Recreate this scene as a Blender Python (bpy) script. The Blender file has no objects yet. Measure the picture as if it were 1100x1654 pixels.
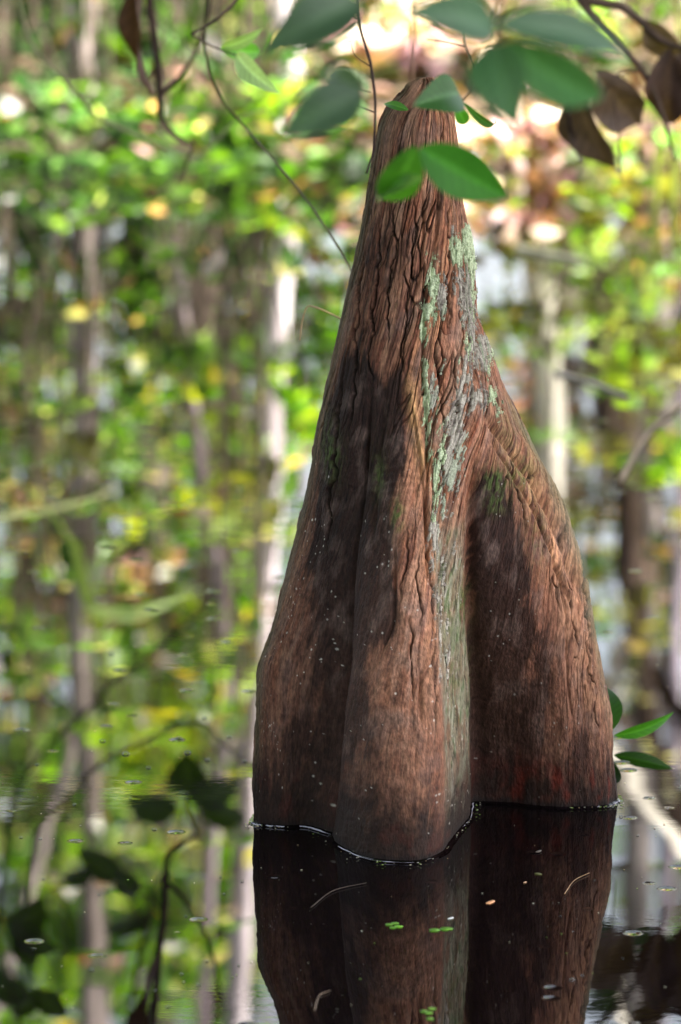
import bpy, math, random
import numpy as np
from mathutils import Vector, Matrix
R = math.radians
rng = np.random.RandomState(7)
random.seed(11)
scene = bpy.context.scene
COL = scene.collection

# ------------------------------------------------------------------ camera
H = 1.03                      # camera height above the water
PITCH = R(10.28)
FPX = 7600.0                  # focal length in photo pixels (photo is 1100 x 1654)
cam_d = bpy.data.cameras.new("camera")
cam = bpy.data.objects.new("camera", cam_d)
COL.objects.link(cam)
cam.location = (0, 0, H)
cam.rotation_euler = (R(90) - PITCH, 0, 0)
cam_d.sensor_fit = 'VERTICAL'
cam_d.sensor_height = 36.0
cam_d.lens = 36.0 * FPX / 1654.0
cam_d.clip_start = 0.05
cam_d.clip_end = 400.0
cam_d.dof.use_dof = True
cam_d.dof.focus_distance = 4.13
cam_d.dof.aperture_fstop = 7.1
cam_d.dof.aperture_blades = 0
scene.camera = cam

# ------------------------------------------------------------------ sky, sun, exposure
SUN_EL, SUN_AZ = 54.0, 104.0   # azimuth measured from +Y (away from the camera) towards +X (right)
world = bpy.data.worlds.new("World")
scene.world = world
world.use_nodes = True
nt = world.node_tree
nt.nodes.clear()
sky = nt.nodes.new('ShaderNodeTexSky')
sky.sky_type = 'NISHITA'
sky.sun_disc = False
sky.sun_elevation = R(SUN_EL)
sky.sun_rotation = R(SUN_AZ)
sky.dust_density = 4.0
sky.air_density = 1.0
bg = nt.nodes.new('ShaderNodeBackground')
bg.inputs['Strength'].default_value = 0.15
wo = nt.nodes.new('ShaderNodeOutputWorld')
hs = nt.nodes.new('ShaderNodeHueSaturation'); hs.inputs['Saturation'].default_value = 0.45   # hazy, whitish summer sky
nt.links.new(sky.outputs[0], hs.inputs['Color']); nt.links.new(hs.outputs[0], bg.inputs['Color'])
nt.links.new(bg.outputs[0], wo.inputs['Surface'])

sun_d = bpy.data.lights.new("sun", 'SUN')
sun_d.energy = 5.0
sun_d.angle = R(0.5)
sun_d.color = (1.0, 0.93, 0.82)
sun = bpy.data.objects.new("sun", sun_d)
COL.objects.link(sun)
SUNV = Vector((math.sin(R(SUN_AZ)) * math.cos(R(SUN_EL)), math.cos(R(SUN_AZ)) * math.cos(R(SUN_EL)), math.sin(R(SUN_EL))))
sun.rotation_euler = (-SUNV).to_track_quat('-Z', 'Y').to_euler()
sun.location = SUNV * 30

scene.view_settings.view_transform = 'Standard'
scene.view_settings.look = 'None'
scene.view_settings.exposure = 2.5
scene.view_settings.gamma = 1.0
scene.cycles.max_bounces = 7
scene.cycles.diffuse_bounces = 3
scene.cycles.glossy_bounces = 3
scene.cycles.transmission_bounces = 4
scene.cycles.transparent_max_bounces = 6
scene.cycles.caustics_reflective = False
scene.cycles.caustics_refractive = False
scene.cycles.sample_clamp_indirect = 6.0
scene.cycles.use_denoising = True

# ------------------------------------------------------------------ picture <-> place helpers
CF = np.array([0.0, math.cos(PITCH), -math.sin(PITCH)])
CU = np.array([0.0, math.sin(PITCH), math.cos(PITCH)])
def ray(px, py):
    return CF + np.array([1.0, 0, 0]) * ((px - 550) / FPX) + CU * (-(py - 827) / FPX)
def at(px, py, Y):
    d = ray(px, py); t = Y / d[1]
    return Vector((d[0] * t, Y, H + d[2] * t))
def mirrored(px, py, Y):
    v = at(px, py, Y); return Vector((v.x, v.y, -v.z))
def wat(px, py):
    d = ray(px, py); t = -H / d[2]
    return Vector((d[0] * t, d[1] * t, 0.0))
def project(X, Y, Z):
    f = Y * CF[1] + (Z - H) * CF[2]
    u = Y * CU[1] + (Z - H) * CU[2]
    return 550 + FPX * X / f, 827 - FPX * u / f

def s2l(c):
    """sRGB 0-255 to linear"""
    c = np.asarray(c, float) / 255.0
    return np.where(c <= 0.04045, c / 12.92, ((c + 0.055) / 1.055) ** 2.4)

# ------------------------------------------------------------------ numpy noise
PERM = np.random.RandomState(3).permutation(4096)
def hsh(ix, iy, k=0):
    return PERM[(PERM[(ix.astype(np.int64) + k * 17) & 4095] + iy.astype(np.int64)) & 4095]
GR = np.random.RandomState(5).uniform(0, 2 * np.pi, 4096)
GX, GY = np.cos(GR), np.sin(GR)
def perlin(x, y, k=0):
    ix, iy = np.floor(x), np.floor(y)
    fx, fy = x - ix, y - iy
    u, v = fx * fx * fx * (fx * (fx * 6 - 15) + 10), fy * fy * fy * (fy * (fy * 6 - 15) + 10)
    def g(dx, dy):
        h = hsh(ix + dx, iy + dy, k)
        return GX[h] * (fx - dx) + GY[h] * (fy - dy)
    a = g(0, 0) * (1 - u) + g(1, 0) * u
    b = g(0, 1) * (1 - u) + g(1, 1) * u
    return (a * (1 - v) + b * v) * 1.5
def fbm(x, y, o=4, k=0):
    r = 0; a = 1.0; s = 0
    for i in range(o):
        r = r + a * perlin(x * 2 ** i, y * 2 ** i, k + i); s += a; a *= 0.5
    return r / s
HV = np.random.RandomState(9).uniform(0, 1, 4096)
def voronoi(x, y, k=0):
    """returns F1, F2-F1, cell random"""
    ix, iy = np.floor(x), np.floor(y)
    f1 = np.full(x.shape, 9.0); f2 = np.full(x.shape, 9.0); c = np.zeros(x.shape)
    for dx in (-1, 0, 1):
        for dy in (-1, 0, 1):
            h = hsh(ix + dx, iy + dy, k)
            cx = ix + dx + HV[h]; cy = iy + dy + HV[(h * 7 + 13) & 4095]
            d = np.hypot(cx - x, cy - y)
            new = d < f1
            f2 = np.where(new, f1, np.minimum(f2, d))
            c = np.where(new, HV[(h * 3 + 5) & 4095], c)
            f1 = np.where(new, d, f1)
    return f1, f2 - f1, c
def sstep(a, b, x):
    t = np.clip((x - a) / (b - a), 0, 1)
    return t * t * (3 - 2 * t)
def pchip(xk, yk, x):
    xk = np.asarray(xk, float); yk = np.asarray(yk, float)
    h = np.diff(xk); d = np.diff(yk) / h
    m = np.zeros_like(yk)
    for i in range(1, len(xk) - 1):
        if d[i - 1] * d[i] > 0:
            w1 = 2 * h[i] + h[i - 1]; w2 = h[i] + 2 * h[i - 1]
            m[i] = (w1 + w2) / (w1 / d[i - 1] + w2 / d[i])
    m[0] = d[0]; m[-1] = d[-1]
    x = np.clip(x, xk[0], xk[-1])
    i = np.clip(np.searchsorted(xk, x) - 1, 0, len(xk) - 2)
    t = (x - xk[i]) / h[i]
    return ((2 * t**3 - 3 * t**2 + 1) * yk[i] + (t**3 - 2 * t**2 + t) * h[i] * m[i]
            + (-2 * t**3 + 3 * t**2) * yk[i + 1] + (t**3 - t**2) * h[i] * m[i + 1])

# ------------------------------------------------------------------ object helpers
def tag(o, label=None, cat=None, group=None, kind=None):
    if label: o['label'] = label
    if cat: o['category'] = cat
    if group: o['group'] = group
    if kind: o['kind'] = kind
    return o
def empty(name, loc, label, cat, group=None):
    o = bpy.data.objects.new(name, None)
    o.empty_display_size = 0.05
    COL.objects.link(o); o.location = loc
    return tag(o, label, cat, group)
def mesh_obj(name, V, F, mat, parent=None, col=None, smooth=True):
    """V world coordinates (n,3); F list/array of faces; col (n,3) linear colour per vertex"""
    V = np.asarray(V, np.float64)
    me = bpy.data.meshes.new(name)
    if parent is not None:
        V = V - np.array(parent_loc(parent))
    if isinstance(F, np.ndarray):
        n, k = F.shape
        me.vertices.add(len(V)); me.vertices.foreach_set('co', V.astype(np.float32).ravel())
        me.loops.add(n * k); me.loops.foreach_set('vertex_index', F.astype(np.int32).ravel())
        me.polygons.add(n); me.polygons.foreach_set('loop_start', (np.arange(n) * k).astype(np.int32))
        me.update(calc_edges=True)
    else:
        me.from_pydata(V.tolist(), [], F)
    if smooth:
        me.polygons.foreach_set('use_smooth', np.ones(len(me.polygons), bool))
    if col is not None:
        a = me.color_attributes.new('tint', 'FLOAT_COLOR', 'POINT')
        c = np.ones((len(V), 4), np.float32); c[:, :3] = col
        a.data.foreach_set('color', c.ravel())
    me.materials.append(mat)
    o = bpy.data.objects.new(name, me)
    COL.objects.link(o)
    if parent is not None: o.parent = parent
    return o
def parent_loc(p):
    v = Vector(p.location)
    while p.parent is not None:
        p = p.parent; v = v + p.location
    return v

def new_mat(name):
    m = bpy.data.materials.new(name); m.use_nodes = True
    t = m.node_tree; t.nodes.clear()
    out = t.nodes.new('ShaderNodeOutputMaterial')
    return m, t, out
def tint_mat(name, rough=0.8, spec=0.3, translucent=0.0, noise=0.0, nscale=60.0, bump=0.0, bscale=200.0, spec_tint=None, stretch=(1, 1, 1)):
    """colour from the mesh's own tint attribute, broken up by noise"""
    m, t, out = new_mat(name)
    a = t.nodes.new('ShaderNodeAttribute'); a.attribute_name = 'tint'
    p = t.nodes.new('ShaderNodeBsdfPrincipled')
    p.inputs['Roughness'].default_value = rough
    p.inputs['Specular IOR Level'].default_value = spec
    csock = a.outputs['Color']
    if noise > 0 or bump > 0:
        tc = t.nodes.new('ShaderNodeTexCoord'); mp = t.nodes.new('ShaderNodeMapping')
        mp.inputs['Scale'].default_value = stretch
        t.links.new(tc.outputs['Object'], mp.inputs['Vector'])
    if noise > 0:
        n = t.nodes.new('ShaderNodeTexNoise'); n.inputs['Scale'].default_value = nscale; n.inputs['Detail'].default_value = 6
        t.links.new(mp.outputs[0], n.inputs['Vector'])
        mr = t.nodes.new('ShaderNodeMapRange'); mr.inputs['From Min'].default_value = 0.3; mr.inputs['From Max'].default_value = 0.7
        mr.inputs['To Min'].default_value = 1 - noise; mr.inputs['To Max'].default_value = 1 + noise
        t.links.new(n.outputs['Fac'], mr.inputs['Value'])
        mu = t.nodes.new('ShaderNodeVectorMath'); mu.operation = 'SCALE'
        t.links.new(csock, mu.inputs[0]); t.links.new(mr.outputs[0], mu.inputs['Scale'])
        csock = mu.outputs[0]
    t.links.new(csock, p.inputs['Base Color'])
    if bump > 0:
        n2 = t.nodes.new('ShaderNodeTexNoise'); n2.inputs['Scale'].default_value = bscale; n2.inputs['Detail'].default_value = 5
        t.links.new(mp.outputs[0], n2.inputs['Vector'])
        b = t.nodes.new('ShaderNodeBump'); b.inputs['Strength'].default_value = 1.0; b.inputs['Distance'].default_value = bump
        t.links.new(n2.outputs['Fac'], b.inputs['Height']); t.links.new(b.outputs[0], p.inputs['Normal'])
    s = p.outputs[0]
    if translucent > 0:
        tr = t.nodes.new('ShaderNodeBsdfTranslucent')
        # light passing through a leaf comes out yellower
        g = t.nodes.new('ShaderNodeVectorMath'); g.operation = 'MULTIPLY'; g.inputs[1].default_value = (2.0, 1.9, 0.5)
        t.links.new(csock, g.inputs[0]); t.links.new(g.outputs[0], tr.inputs['Color'])
        mx = t.nodes.new('ShaderNodeMixShader'); mx.inputs[0].default_value = translucent
        t.links.new(s, mx.inputs[1]); t.links.new(tr.outputs[0], mx.inputs[2]); s = mx.outputs[0]
    t.links.new(s, out.inputs['Surface'])
    return m

M_BARK = tint_mat('bark', rough=0.75, spec=0.18, noise=0.42, nscale=520, bump=0.0010, bscale=900, stretch=(1, 1, 0.3))
M_LICHEN = tint_mat('lichen', rough=0.95, spec=0.1, noise=0.25, nscale=500, bump=0.0008, bscale=900)
M_LEAF = tint_mat('leaf', rough=0.45, spec=0.4, translucent=0.45, noise=0.12, nscale=30)
M_DEAD = tint_mat('dead_leaf', rough=0.6, spec=0.3, translucent=0.15, noise=0.2, nscale=60)
M_WOOD = tint_mat('trunk_bark', rough=0.85, spec=0.25, noise=0.4, nscale=25, bump=0.004, bscale=60, stretch=(1, 1, 0.25))
M_LITTER = tint_mat('leaf_litter', rough=0.55, spec=0.4, translucent=0.1)
# ------------------------------------------------------------------ the cypress knee
Y0 = 4.17
LE = ([100,127,135,150,170,200,250,300,350,400,450,500,550,600,650,700,750,800,850,900,950,1000,1050,1075,1100,1150,1200,1250,1340,1500],
      [676,672,658,646,628,613,603,595,586,577,566,554,543,531,520,510,503,494,482,468,455,442,425,419,416,413,411,410,409,407])
RE = ([100,127,135,150,200,250,300,350,400,450,500,550,600,650,700,750,800,850,900,950,1000,1050,1100,1150,1200,1250,1310,1500],
      [692,697,709,722,734,740,744,752,762,766,772,788,805,828,852,874,896,916,933,945,957,968,976,984,990,995,1000,1005])
G1 = ([100,130,200,300,400,500,560,700,850,950,1050,1200,1340,1500],
      [681,683,652,638,628,616,605,594,574,556,543,526,516,512])
RR = ([100,130,200,300,400,500,600,700,800,900,1000,1100,1200,1300,1400,1500],
      [685,688,703,706,702,697,692,693,697,700,704,712,718,720,716,714])
G2 = ([100,130,200,300,400,500,600,680,750,850,950,1050,1150,1300,1500],
      [689,692,722,728,736,746,764,778,768,763,763,773,782,785,785])
# bottom of each column at the water, in the photo
WLX = [409,414,430,470,500,516,540,580,624,668,704,722,746,768,784,802,850,900,940,985,1000]
WLY = [1331,1333,1336,1337,1337,1345,1366,1385,1395,1398,1391,1372,1338,1314,1298,1298,1302,1307,1308,1302,1296]
# columns: (segment, fraction)
CS = [(0,0),(0,.015),(0,.06),(0,.16),(0,.45),(0,.8),(0,1),(1,.12),(1,.45),(1,.8),(1,.93),(1,1),(2,.12),(2,.5),(2,1),(3,.06),(3,.2),(3,.5),(3,.78),(3,.92),(3,.98),(3,1)]
SS = [0,.012,.04,.085,.16,.225,.26,.285,.35,.42,.448,.465,.49,.54,.62,.635,.67,.76,.87,.94,.985,1.0]
def col_px(c, y):
    seg, f = CS[c]
    L = [LE, G1, RR, G2, RE]
    a = pchip(L[seg][0], L[seg][1], y); b = pchip(L[seg+1][0], L[seg+1][1], y)
    return a + (b - a) * f
ylev = np.array([126.5,127.5,130,135,142,150,160,172,185,200,225,250,300,350,400,450,500,550,600,650,700,750,800,850,900,950,1000,1050,1075,1100,1150,1200,1250,1303,1400.])
Zl = np.array([at(550, y, Y0).z for y in ylev])
NR, NC = len(ylev), len(CS)
GXx = np.zeros((NR, NC)); GP = np.zeros((NR, NC))
# protrusion at the base from the waterline
le_b, re_b = 409.0, 1000.0
base_px = np.array([float(col_px(c, 1335 if CS[c][0] < 2 else 1300)) for c in range(NC)])
base_px = np.clip(base_px, 409, 1000)
base_p = np.array([Y0 - wat(x, np.interp(x, WLX, WLY)).y for x in base_px])
hwb = (at(re_b, 1303, Y0).x - at(le_b, 1303, Y0).x) / 2
for r in range(NR):
    y = ylev[r]; z = Zl[r]
    xl = at(float(col_px(0, y)), y, Y0).x; xr = at(float(col_px(NC-1, y)), y, Y0).x
    hw = (xr - xl) / 2; cx = (xr + xl) / 2
    w = float(sstep(640, 1340, y))
    for c in range(NC):
        p = base_p[c] * w
        for it in range(4):
            yi = project(0, Y0 - p, z)[1] if y < 1303 else float(np.interp(base_px[c], WLX, WLY))
            px = float(col_px(c, yi))
            X = at(px, yi, Y0 - p).x
            u = np.clip((X - cx) / max(hw, 1e-5), -1, 1)
            pe = hw * 0.95 * math.sqrt(max(0, 1 - u * u))
            p = (1 - w) * pe + w * (base_p[c] * (0.35 + 0.65 * min(1, hw / hwb)))
        GXx[r, c] = X; GP[r, c] = p
NF, NB, NZ = 760, 220, 1240
s = np.linspace(0, 1, NF)
# densify towards the rims so the silhouette is round
s = 0.5 - 0.5 * np.cos(np.pi * s) * (0.35) - (0.5 - s) * 0.65 * 1.0
s = (s - s[0]) / (s[-1] - s[0])
gx = np.array([pchip(SS, GXx[r], s) for r in range(NR)])
gp = np.array([pchip(SS, GP[r], s) for r in range(NR)])
def tosm(a, k, it=1):
    for _ in range(it):
        q = np.pad(a, ((0, 0), (k, k)), mode='edge')
        cs = np.cumsum(np.pad(q, ((0, 0), (1, 0))), axis=1)
        b = (cs[:, 2*k+1:] - cs[:, :-2*k-1]) / (2*k+1)
        e = np.clip(np.minimum(np.arange(a.shape[1]), np.arange(a.shape[1])[::-1]) / (2.0 * k), 0, 1)
        a = a * (1 - e) + b * e
    return a
gp = tosm(gp, 16, 2)
Zf = np.linspace(0, 1, NZ)
Zf = Zl[0] + (Zl[-1] - Zl[0]) * (1 - (1 - Zf) ** 1.0)
# finer rows at the very tip
tt = np.linspace(0, 1, NZ); tt = tt * 0.9 + 0.1 * tt ** 3
Zf = Zl[0] + (Zl[-1] - Zl[0]) * tt
o = np.argsort(Zl)
FX = np.array([pchip(Zl[o], gx[o, j], Zf) for j in range(NF)]).T
FP = np.array([pchip(Zl[o], gp[o, j], Zf) for j in range(NF)]).T
# smooth down the length as well
def vsm(a, k):
    return tosm(a.T.copy(), k, 2).T
FX[60:] = vsm(FX, 7)[60:]; FP[60:] = vsm(FP, 14)[60:]
# back half
ang = np.linspace(0, np.pi, NB + 2)[1:-1]
xr, xl = FX[:, -1:], FX[:, :1]; pr, pl = FP[:, -1:], FP[:, :1]
cx, hw = (xr + xl) / 2, (xr - xl) / 2
BX = cx + hw * np.cos(ang)[None, :]
bulge = 1 + 0.10 * np.sin(ang * 5 + 1.0)[None, :] * sstep(0.5, 0.0, Zf)[:, None] * np.sin(ang)[None, :]
BP = pr + (pl - pr) * (1 - np.cos(ang))[None, :] / 2 - hw * 0.9 * np.sin(ang)[None, :] * bulge
PX = np.concatenate([FX, BX], 1); PP = np.concatenate([FP, BP], 1)
NT = NF + NB
ZZ = np.repeat(Zf[:, None], NT, 1)
P = np.stack([PX, Y0 - PP, ZZ], -1)
SZ = np.concatenate([s * 0.62, 0.62 + 0.38 * (np.arange(NB) + 1) / (NB + 1)])[None, :].repeat(NZ, 0)   # 0..1 round the knee
IX, IY = project(P[..., 0], P[..., 1], P[..., 2])
front = np.zeros((NZ, NT), bool); front[:, :NF] = True
def traj(L, yy): return pchip(L[0], L[1], yy)
sf = np.full((NZ, NT), -9.0); sf[:, :NF] = s[None, :]
hwid = np.repeat(hw, NT, 1)
topd = sstep(1180, 330, IY)                       # 1 near top, 0 at base
# ---- bark relief. a = distance round, z = height (m)
a = SZ * (2 * np.pi) * (0.045 + 0.6 * hwid)        # rough arc length in metres
z = ZZ
wob = 0.004 * fbm(a * 20, z * 6, 3, 1) + 0.0014 * perlin(a * 90, z * 40, 7) + 0.0006 * perlin(a * 200, z * 160, 8)
aw = a + wob
# fibres
fib = fbm(aw * 330, z * 9, 4, 11)
fib2 = fbm(aw * 800, z * 18, 3, 15)
# long strips with ragged edges (flaky plates)
_, e1, c1 = voronoi(aw * 62 + 0.8 * perlin(a * 40, z * 14, 21), z * 3.6 + 0.5 * perlin(a * 60, z * 20, 23), 31)
_, e2, c2 = voronoi(aw * 150, z * 9 + 0.5 * perlin(a * 90, z * 30, 24), 37)
crk = np.exp(-(e1 / 0.045) ** 2)
crk2 = np.maximum(np.exp(-(perlin(aw * 50, z * 3.6, 45) / 0.035) ** 2), np.exp(-(perlin(aw * 100, z * 6, 47) / 0.045) ** 2) * 0.6)
# a mask where the bark is rough (upper half, and down the two ridges)
def band(L, w, yy=IY, xx=IX): return np.exp(-((xx - traj(L, yy)) / w) ** 2)
def blob(x, y, rx, ry, pw=2):
    return np.exp(-(np.abs((IX - x) / rx) ** pw + np.abs((IY - y) / ry) ** pw))
wide = 1 - front
rough = np.clip(sstep(900, 560, IY) * 0.55 + sstep(640, 400, IY) * sstep(610, 700, IX) * 0.6
                + band(([100, 600, 1500], [700, 705, 715]), 40) * sstep(1250, 900, IY)
                + sstep(640, 700, IX) * sstep(900, 700, IY) * 0.7
                + np.exp(-((IX - (traj(RE, IY) - 38)) / 26) ** 2) * 0.8 * sstep(1230, 1000, IY) + 0.12 + wide * 0.5, 0, 1.1)
gate1 = sstep(-0.25, 0.10, perlin(a * 28, z * 14, 41)); gate2 = sstep(-0.10, 0.20, perlin(a * 60, z * 30, 43))
disp = 0.0016 * (c1 - 0.5) * rough + 0.0006 * (c2 - 0.5) * (0.15 + 0.85 * rough)
disp -= crk * 0.0034 * rough * (0.06 + 0.94 * gate1)
disp -= crk2 * 0.0020 * (0.25 + 0.75 * gate2) * (0.2 + 0.8 * rough)
disp += fib * 0.00042 * (0.4 + 0.8 * rough) + fib2 * 0.00028 + fbm(aw * 420, z * 230, 4, 17) * 0.0005 * (1.2 - rough)
disp += fbm(a * 28, z * 9, 3, 51) * 0.0035 * (1 - 0.4 * topd)          # broad lumps
disp += fbm(a * 90, z * 55, 4, 55) * 0.0011 * (1 - topd)
# ---- big grooves and creases, as trajectories in the photo
CRK = np.zeros((NZ, NT))
def groove(L, w, d, y0, y1, soft=60, asym=0.0):
    g = band(L, w) * sstep(y0, y0 + soft, IY) * sstep(y1, y1 - soft, IY)
    return -d * g * front
GL1 = ([100,560,700,850,950,1050,1200,1500], [605,600,592,573,556,543,526,512])
disp += groove(GL1, 20, 0.004, 560, 1460, 160) + groove(GL1, 18, 0.013, 840, 1460, 260)
disp += groove(GL1, 3.5, 0.005, 580, 1460, 160)
disp -= 0.004 * np.exp(-((IX - (traj(GL1, IY) - 46)) / 22) ** 2) * sstep(760, 950, IY) * sstep(1300, 1100, IY) * front
disp += 0.005 * band(([600,700,800,900,1060,1500], [640,645,650,655,662,662]), 22) * sstep(640, 800, IY) * sstep(1060, 960, IY) * front
disp += groove(([100,680,750,850,950,1050,1150,1300,1500], [790,787,770,764,763,769,777,779,778]), 16, 0.006, 660, 1460, 140)
disp += groove(([100,680,750,850,950,1050,1150,1300,1500], [790,787,770,764,763,769,777,779,778]), 6, 0.006, 700, 1460, 140)
disp += groove(([560,640,800,900,1500], [625,622,606,602,602]), 6, 0.0045, 600, 900, 70)
disp += groove(([400,600,700,800,900,1000,1100,1200], [690,683,690,688,691,694,690,700]), 3.0, 0.0065, 430, 880, 50)
disp += groove(([600,700,800,900,1000,1500], [655,672,684,690,690,690]), 3.0, 0.005, 640, 960, 50)
disp += groove(([250,300,400,500], [718,713,704,690]), 3.0, 0.006, 250, 470, 40)
disp += groove(([250,350,450,500], [672,684,677,660]), 2.6, 0.004, 300, 500, 40)
disp += groove(([850,900,1000,1060,1100,1180,1500], [640,640,636,616,640,690,690]), 3.0, 0.004, 860, 1065, 40)
disp += groove(([1060,1100,1150,1200,1250], [675,680,680,684,680]), 3.0, 0.004, 1075, 1180, 30)
disp += groove(([450,560,620,700,780,1500], [765,770,766,745,722,715]), 3.5, 0.004, 470, 700, 50)
disp += groove(([560,660,720,780,850,900,1000,1060], [770,785,820,862,898,915,940,955]), 6, 0.007, 640, 980, 60)
disp += groove(([560,660,720,780,850,900,1000,1060], [770,779,800,838,872,893,925,940]), 3, 0.004, 690, 1010, 60)
for q_, (x0, x1, y0, y1) in enumerate([(640,628,330,560),(612,596,360,620),(590,560,420,700),(655,650,420,600),(672,668,330,470),(560,520,620,880),(706,712,480,640),(730,724,330,520),(745,752,420,600),(690,703,880,1180),(676,680,900,1010),
                                       (905,935,840,1050),(880,905,800,980),(860,880,760,900),(935,955,900,1100),(715,722,620,800),(740,735,560,700),(655,648,860,960),(665,668,1000,1120),(948,968,980,1180),(820,850,740,860)]):
    L_ = ([y0 - 40, (y0 * 2 + y1) / 3, (y0 + y1 * 2) / 3, y1 + 40], [x0, x0 + (x1 - x0) * .3 + 5 * math.sin(q_ * 2.3), x0 + (x1 - x0) * .7 - 4 * math.cos(q_ * 1.7), x1])
    xx_ = traj(L_, IY) + 5 * perlin(z * 60 + q_ * 7, z * 0 + .5, 91) + 2.2 * perlin(z * 170 + q_ * 3, z * 0 + .5, 92)
    ln = np.exp(-((IX - xx_) / (1.6 + 1.2 * perlin(z * 90, z * 0 + q_ + .5, 94))) ** 2) * sstep(y0 - 30, y0 + 40, IY) * sstep(y1 + 30, y1 - 40, IY) * front
    CRK = np.maximum(CRK, ln); disp -= 0.0034 * ln
    disp += 0.0016 * sstep(0, -3, IX - xx_) * sstep(-26, -3, IX - xx_) * sstep(y0, y0 + 60, IY) * sstep(y1, y1 - 60, IY) * front
disp += groove(([880,940,1000,1100,1200], [895,905,912,917,930]), 2.6, 0.003, 880, 1180, 60)
disp += 0.006 * band(([560,620,700,800,860,1500], [655,660,673,688,690,690]), 7) * sstep(600, 650, IY) * sstep(830, 780, IY) * front
disp += 0.008 * np.exp(-((IX - (traj(LE, IY) + 14)) / 14) ** 2) * sstep(1040, 1075, IY) * sstep(1180, 1085, IY) * front * 0.4
disp += 0.004 * band(([560,660,720,780,850,900,1000,1060], [790,803,842,885,917,934,955,970]), 12) * sstep(650, 720, IY) * sstep(1050, 950, IY) * front
# horizontal annual-looking chatter in the middle lobe
disp += 0.0005 * np.sin(z * 900 + 3 * perlin(a*40, z*20, 61)) * blob(645, 780, 45, 40) * front
# splintered tip
tipm = sstep(180, 128, IY)
disp += tipm * 0.0035 * (c1 - 0.6)
# fade displacement at the extreme tip, then top shape
dPs = np.roll(P, -1, 1) - np.roll(P, 1, 1)
dPz = np.zeros_like(P); dPz[1:-1] = P[2:] - P[:-2]; dPz[0] = P[1] - P[0]; dPz[-1] = P[-1] - P[-2]
N = np.cross(dPs, dPz); N /= np.linalg.norm(N, axis=-1, keepdims=True) + 1e-12
# smooth normals across columns a little
for _ in range(2):
    N = (N + np.roll(N, 3, 1) + np.roll(N, -3, 1)); N /= np.linalg.norm(N, axis=-1, keepdims=True)
ctr = np.stack([cx.repeat(NT, 1), np.full_like(ZZ, Y0), ZZ], -1)
sgn = np.sign(((P - ctr) * N).sum(-1).mean()); N *= sgn
# keep displacement from moving the outline: at the rims reduce the mean outward push
PD = P + N * disp[..., None]
# ---- colour (albedo) : linear RGB
def lin(*c): return s2l(c)
def mixc(C, c, m):
    return C + (c - C) * np.clip(m, 0, 1)[..., None]
C = np.zeros((NZ, NT, 3)) + lin(140, 99, 80)
n1 = fbm(aw * 60, z * 8, 4, 71); n2 = fbm(aw * 200, z * 10, 4, 75); n3 = fbm(aw * 420, z * 16, 4, 79)
lowm = sstep(760, 1120, IY) * (1 - 0.6 * band(([100, 1500], [705, 712]), 26))
n2 = n2 * (1 - 0.6 * lowm) + 0.6 * lowm * fbm(a * 95, z * 55, 5, 77); n3 = n3 * (1 - 0.5 * lowm) + 0.5 * lowm * fbm(a * 260, z * 150, 4, 81)
n4 = fbm(a * 45, z * 30, 5, 83); n5 = fbm(a * 160, z * 120, 4, 88)
C = mixc(C, lin(174, 130, 104), sstep(0.0, 0.35, n2) * 0.7)
C = mixc(C, lin(84, 52, 44), sstep(0.0, -0.35, n2) * 0.85)
C = mixc(C, lin(150, 90, 60), sstep(0.05, 0.4, n1) * 0.45)
C = mixc(C, lin(165, 128, 106), sstep(0.55, 0.95, c1) * 0.5 * rough)
C = mixc(C, lin(120, 66, 46), sstep(0.5, 0.9, c2) * 0.4)
# left of the upper part is darker red brown
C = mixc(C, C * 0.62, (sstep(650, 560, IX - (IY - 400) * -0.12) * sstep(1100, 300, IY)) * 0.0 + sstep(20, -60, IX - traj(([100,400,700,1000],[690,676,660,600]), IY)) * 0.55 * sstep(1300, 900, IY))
# lighter orange strips down the two ridges
C = mixc(C, lin(182, 124, 86), band(([100,300,500,600,700,850,1000,1100,1500], [715,722,715,665,672,685,690,690,690]), 26) * sstep(0.75, 0.1, np.abs(n1) + 0.3) * 0.75 * sstep(-0.3, 0.2, n2))
C = mixc(C, lin(196, 144, 108), np.exp(-((IX - (traj(RE, IY) - 30)) / 22) ** 2) * sstep(650, 800, IY) * sstep(1230, 1100, IY) * sstep(-0.3, 0.25, n2) * 0.85)
C = mixc(C, lin(168, 112, 86), blob(655, 1150, 60, 170) * 0.75 * sstep(-0.4, 0.2, n4))
C = mixc(C, lin(150, 98, 78), blob(880, 1080, 60, 150) * 0.5)
C = mixc(C, lin(150, 92, 60), blob(585, 925, 14, 60) * 0.4 + blob(618, 830, 16, 26) * 0.7)
C = mixc(C, lin(178, 136, 116), (blob(655, 960, 26, 150) * .8 + blob(650, 1150, 40, 130) * .6 + blob(930, 1080, 24, 120) * .5 + blob(470, 1060, 30, 90) * .3) * sstep(-0.25, 0.25, n2 + .5 * n4))
C = mixc(C, lin(176, 134, 92), band(([580,620,700,760,1500], [662,664,673,684,690]), 9) * sstep(590, 640, IY) * sstep(790, 720, IY) * 0.9)
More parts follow.
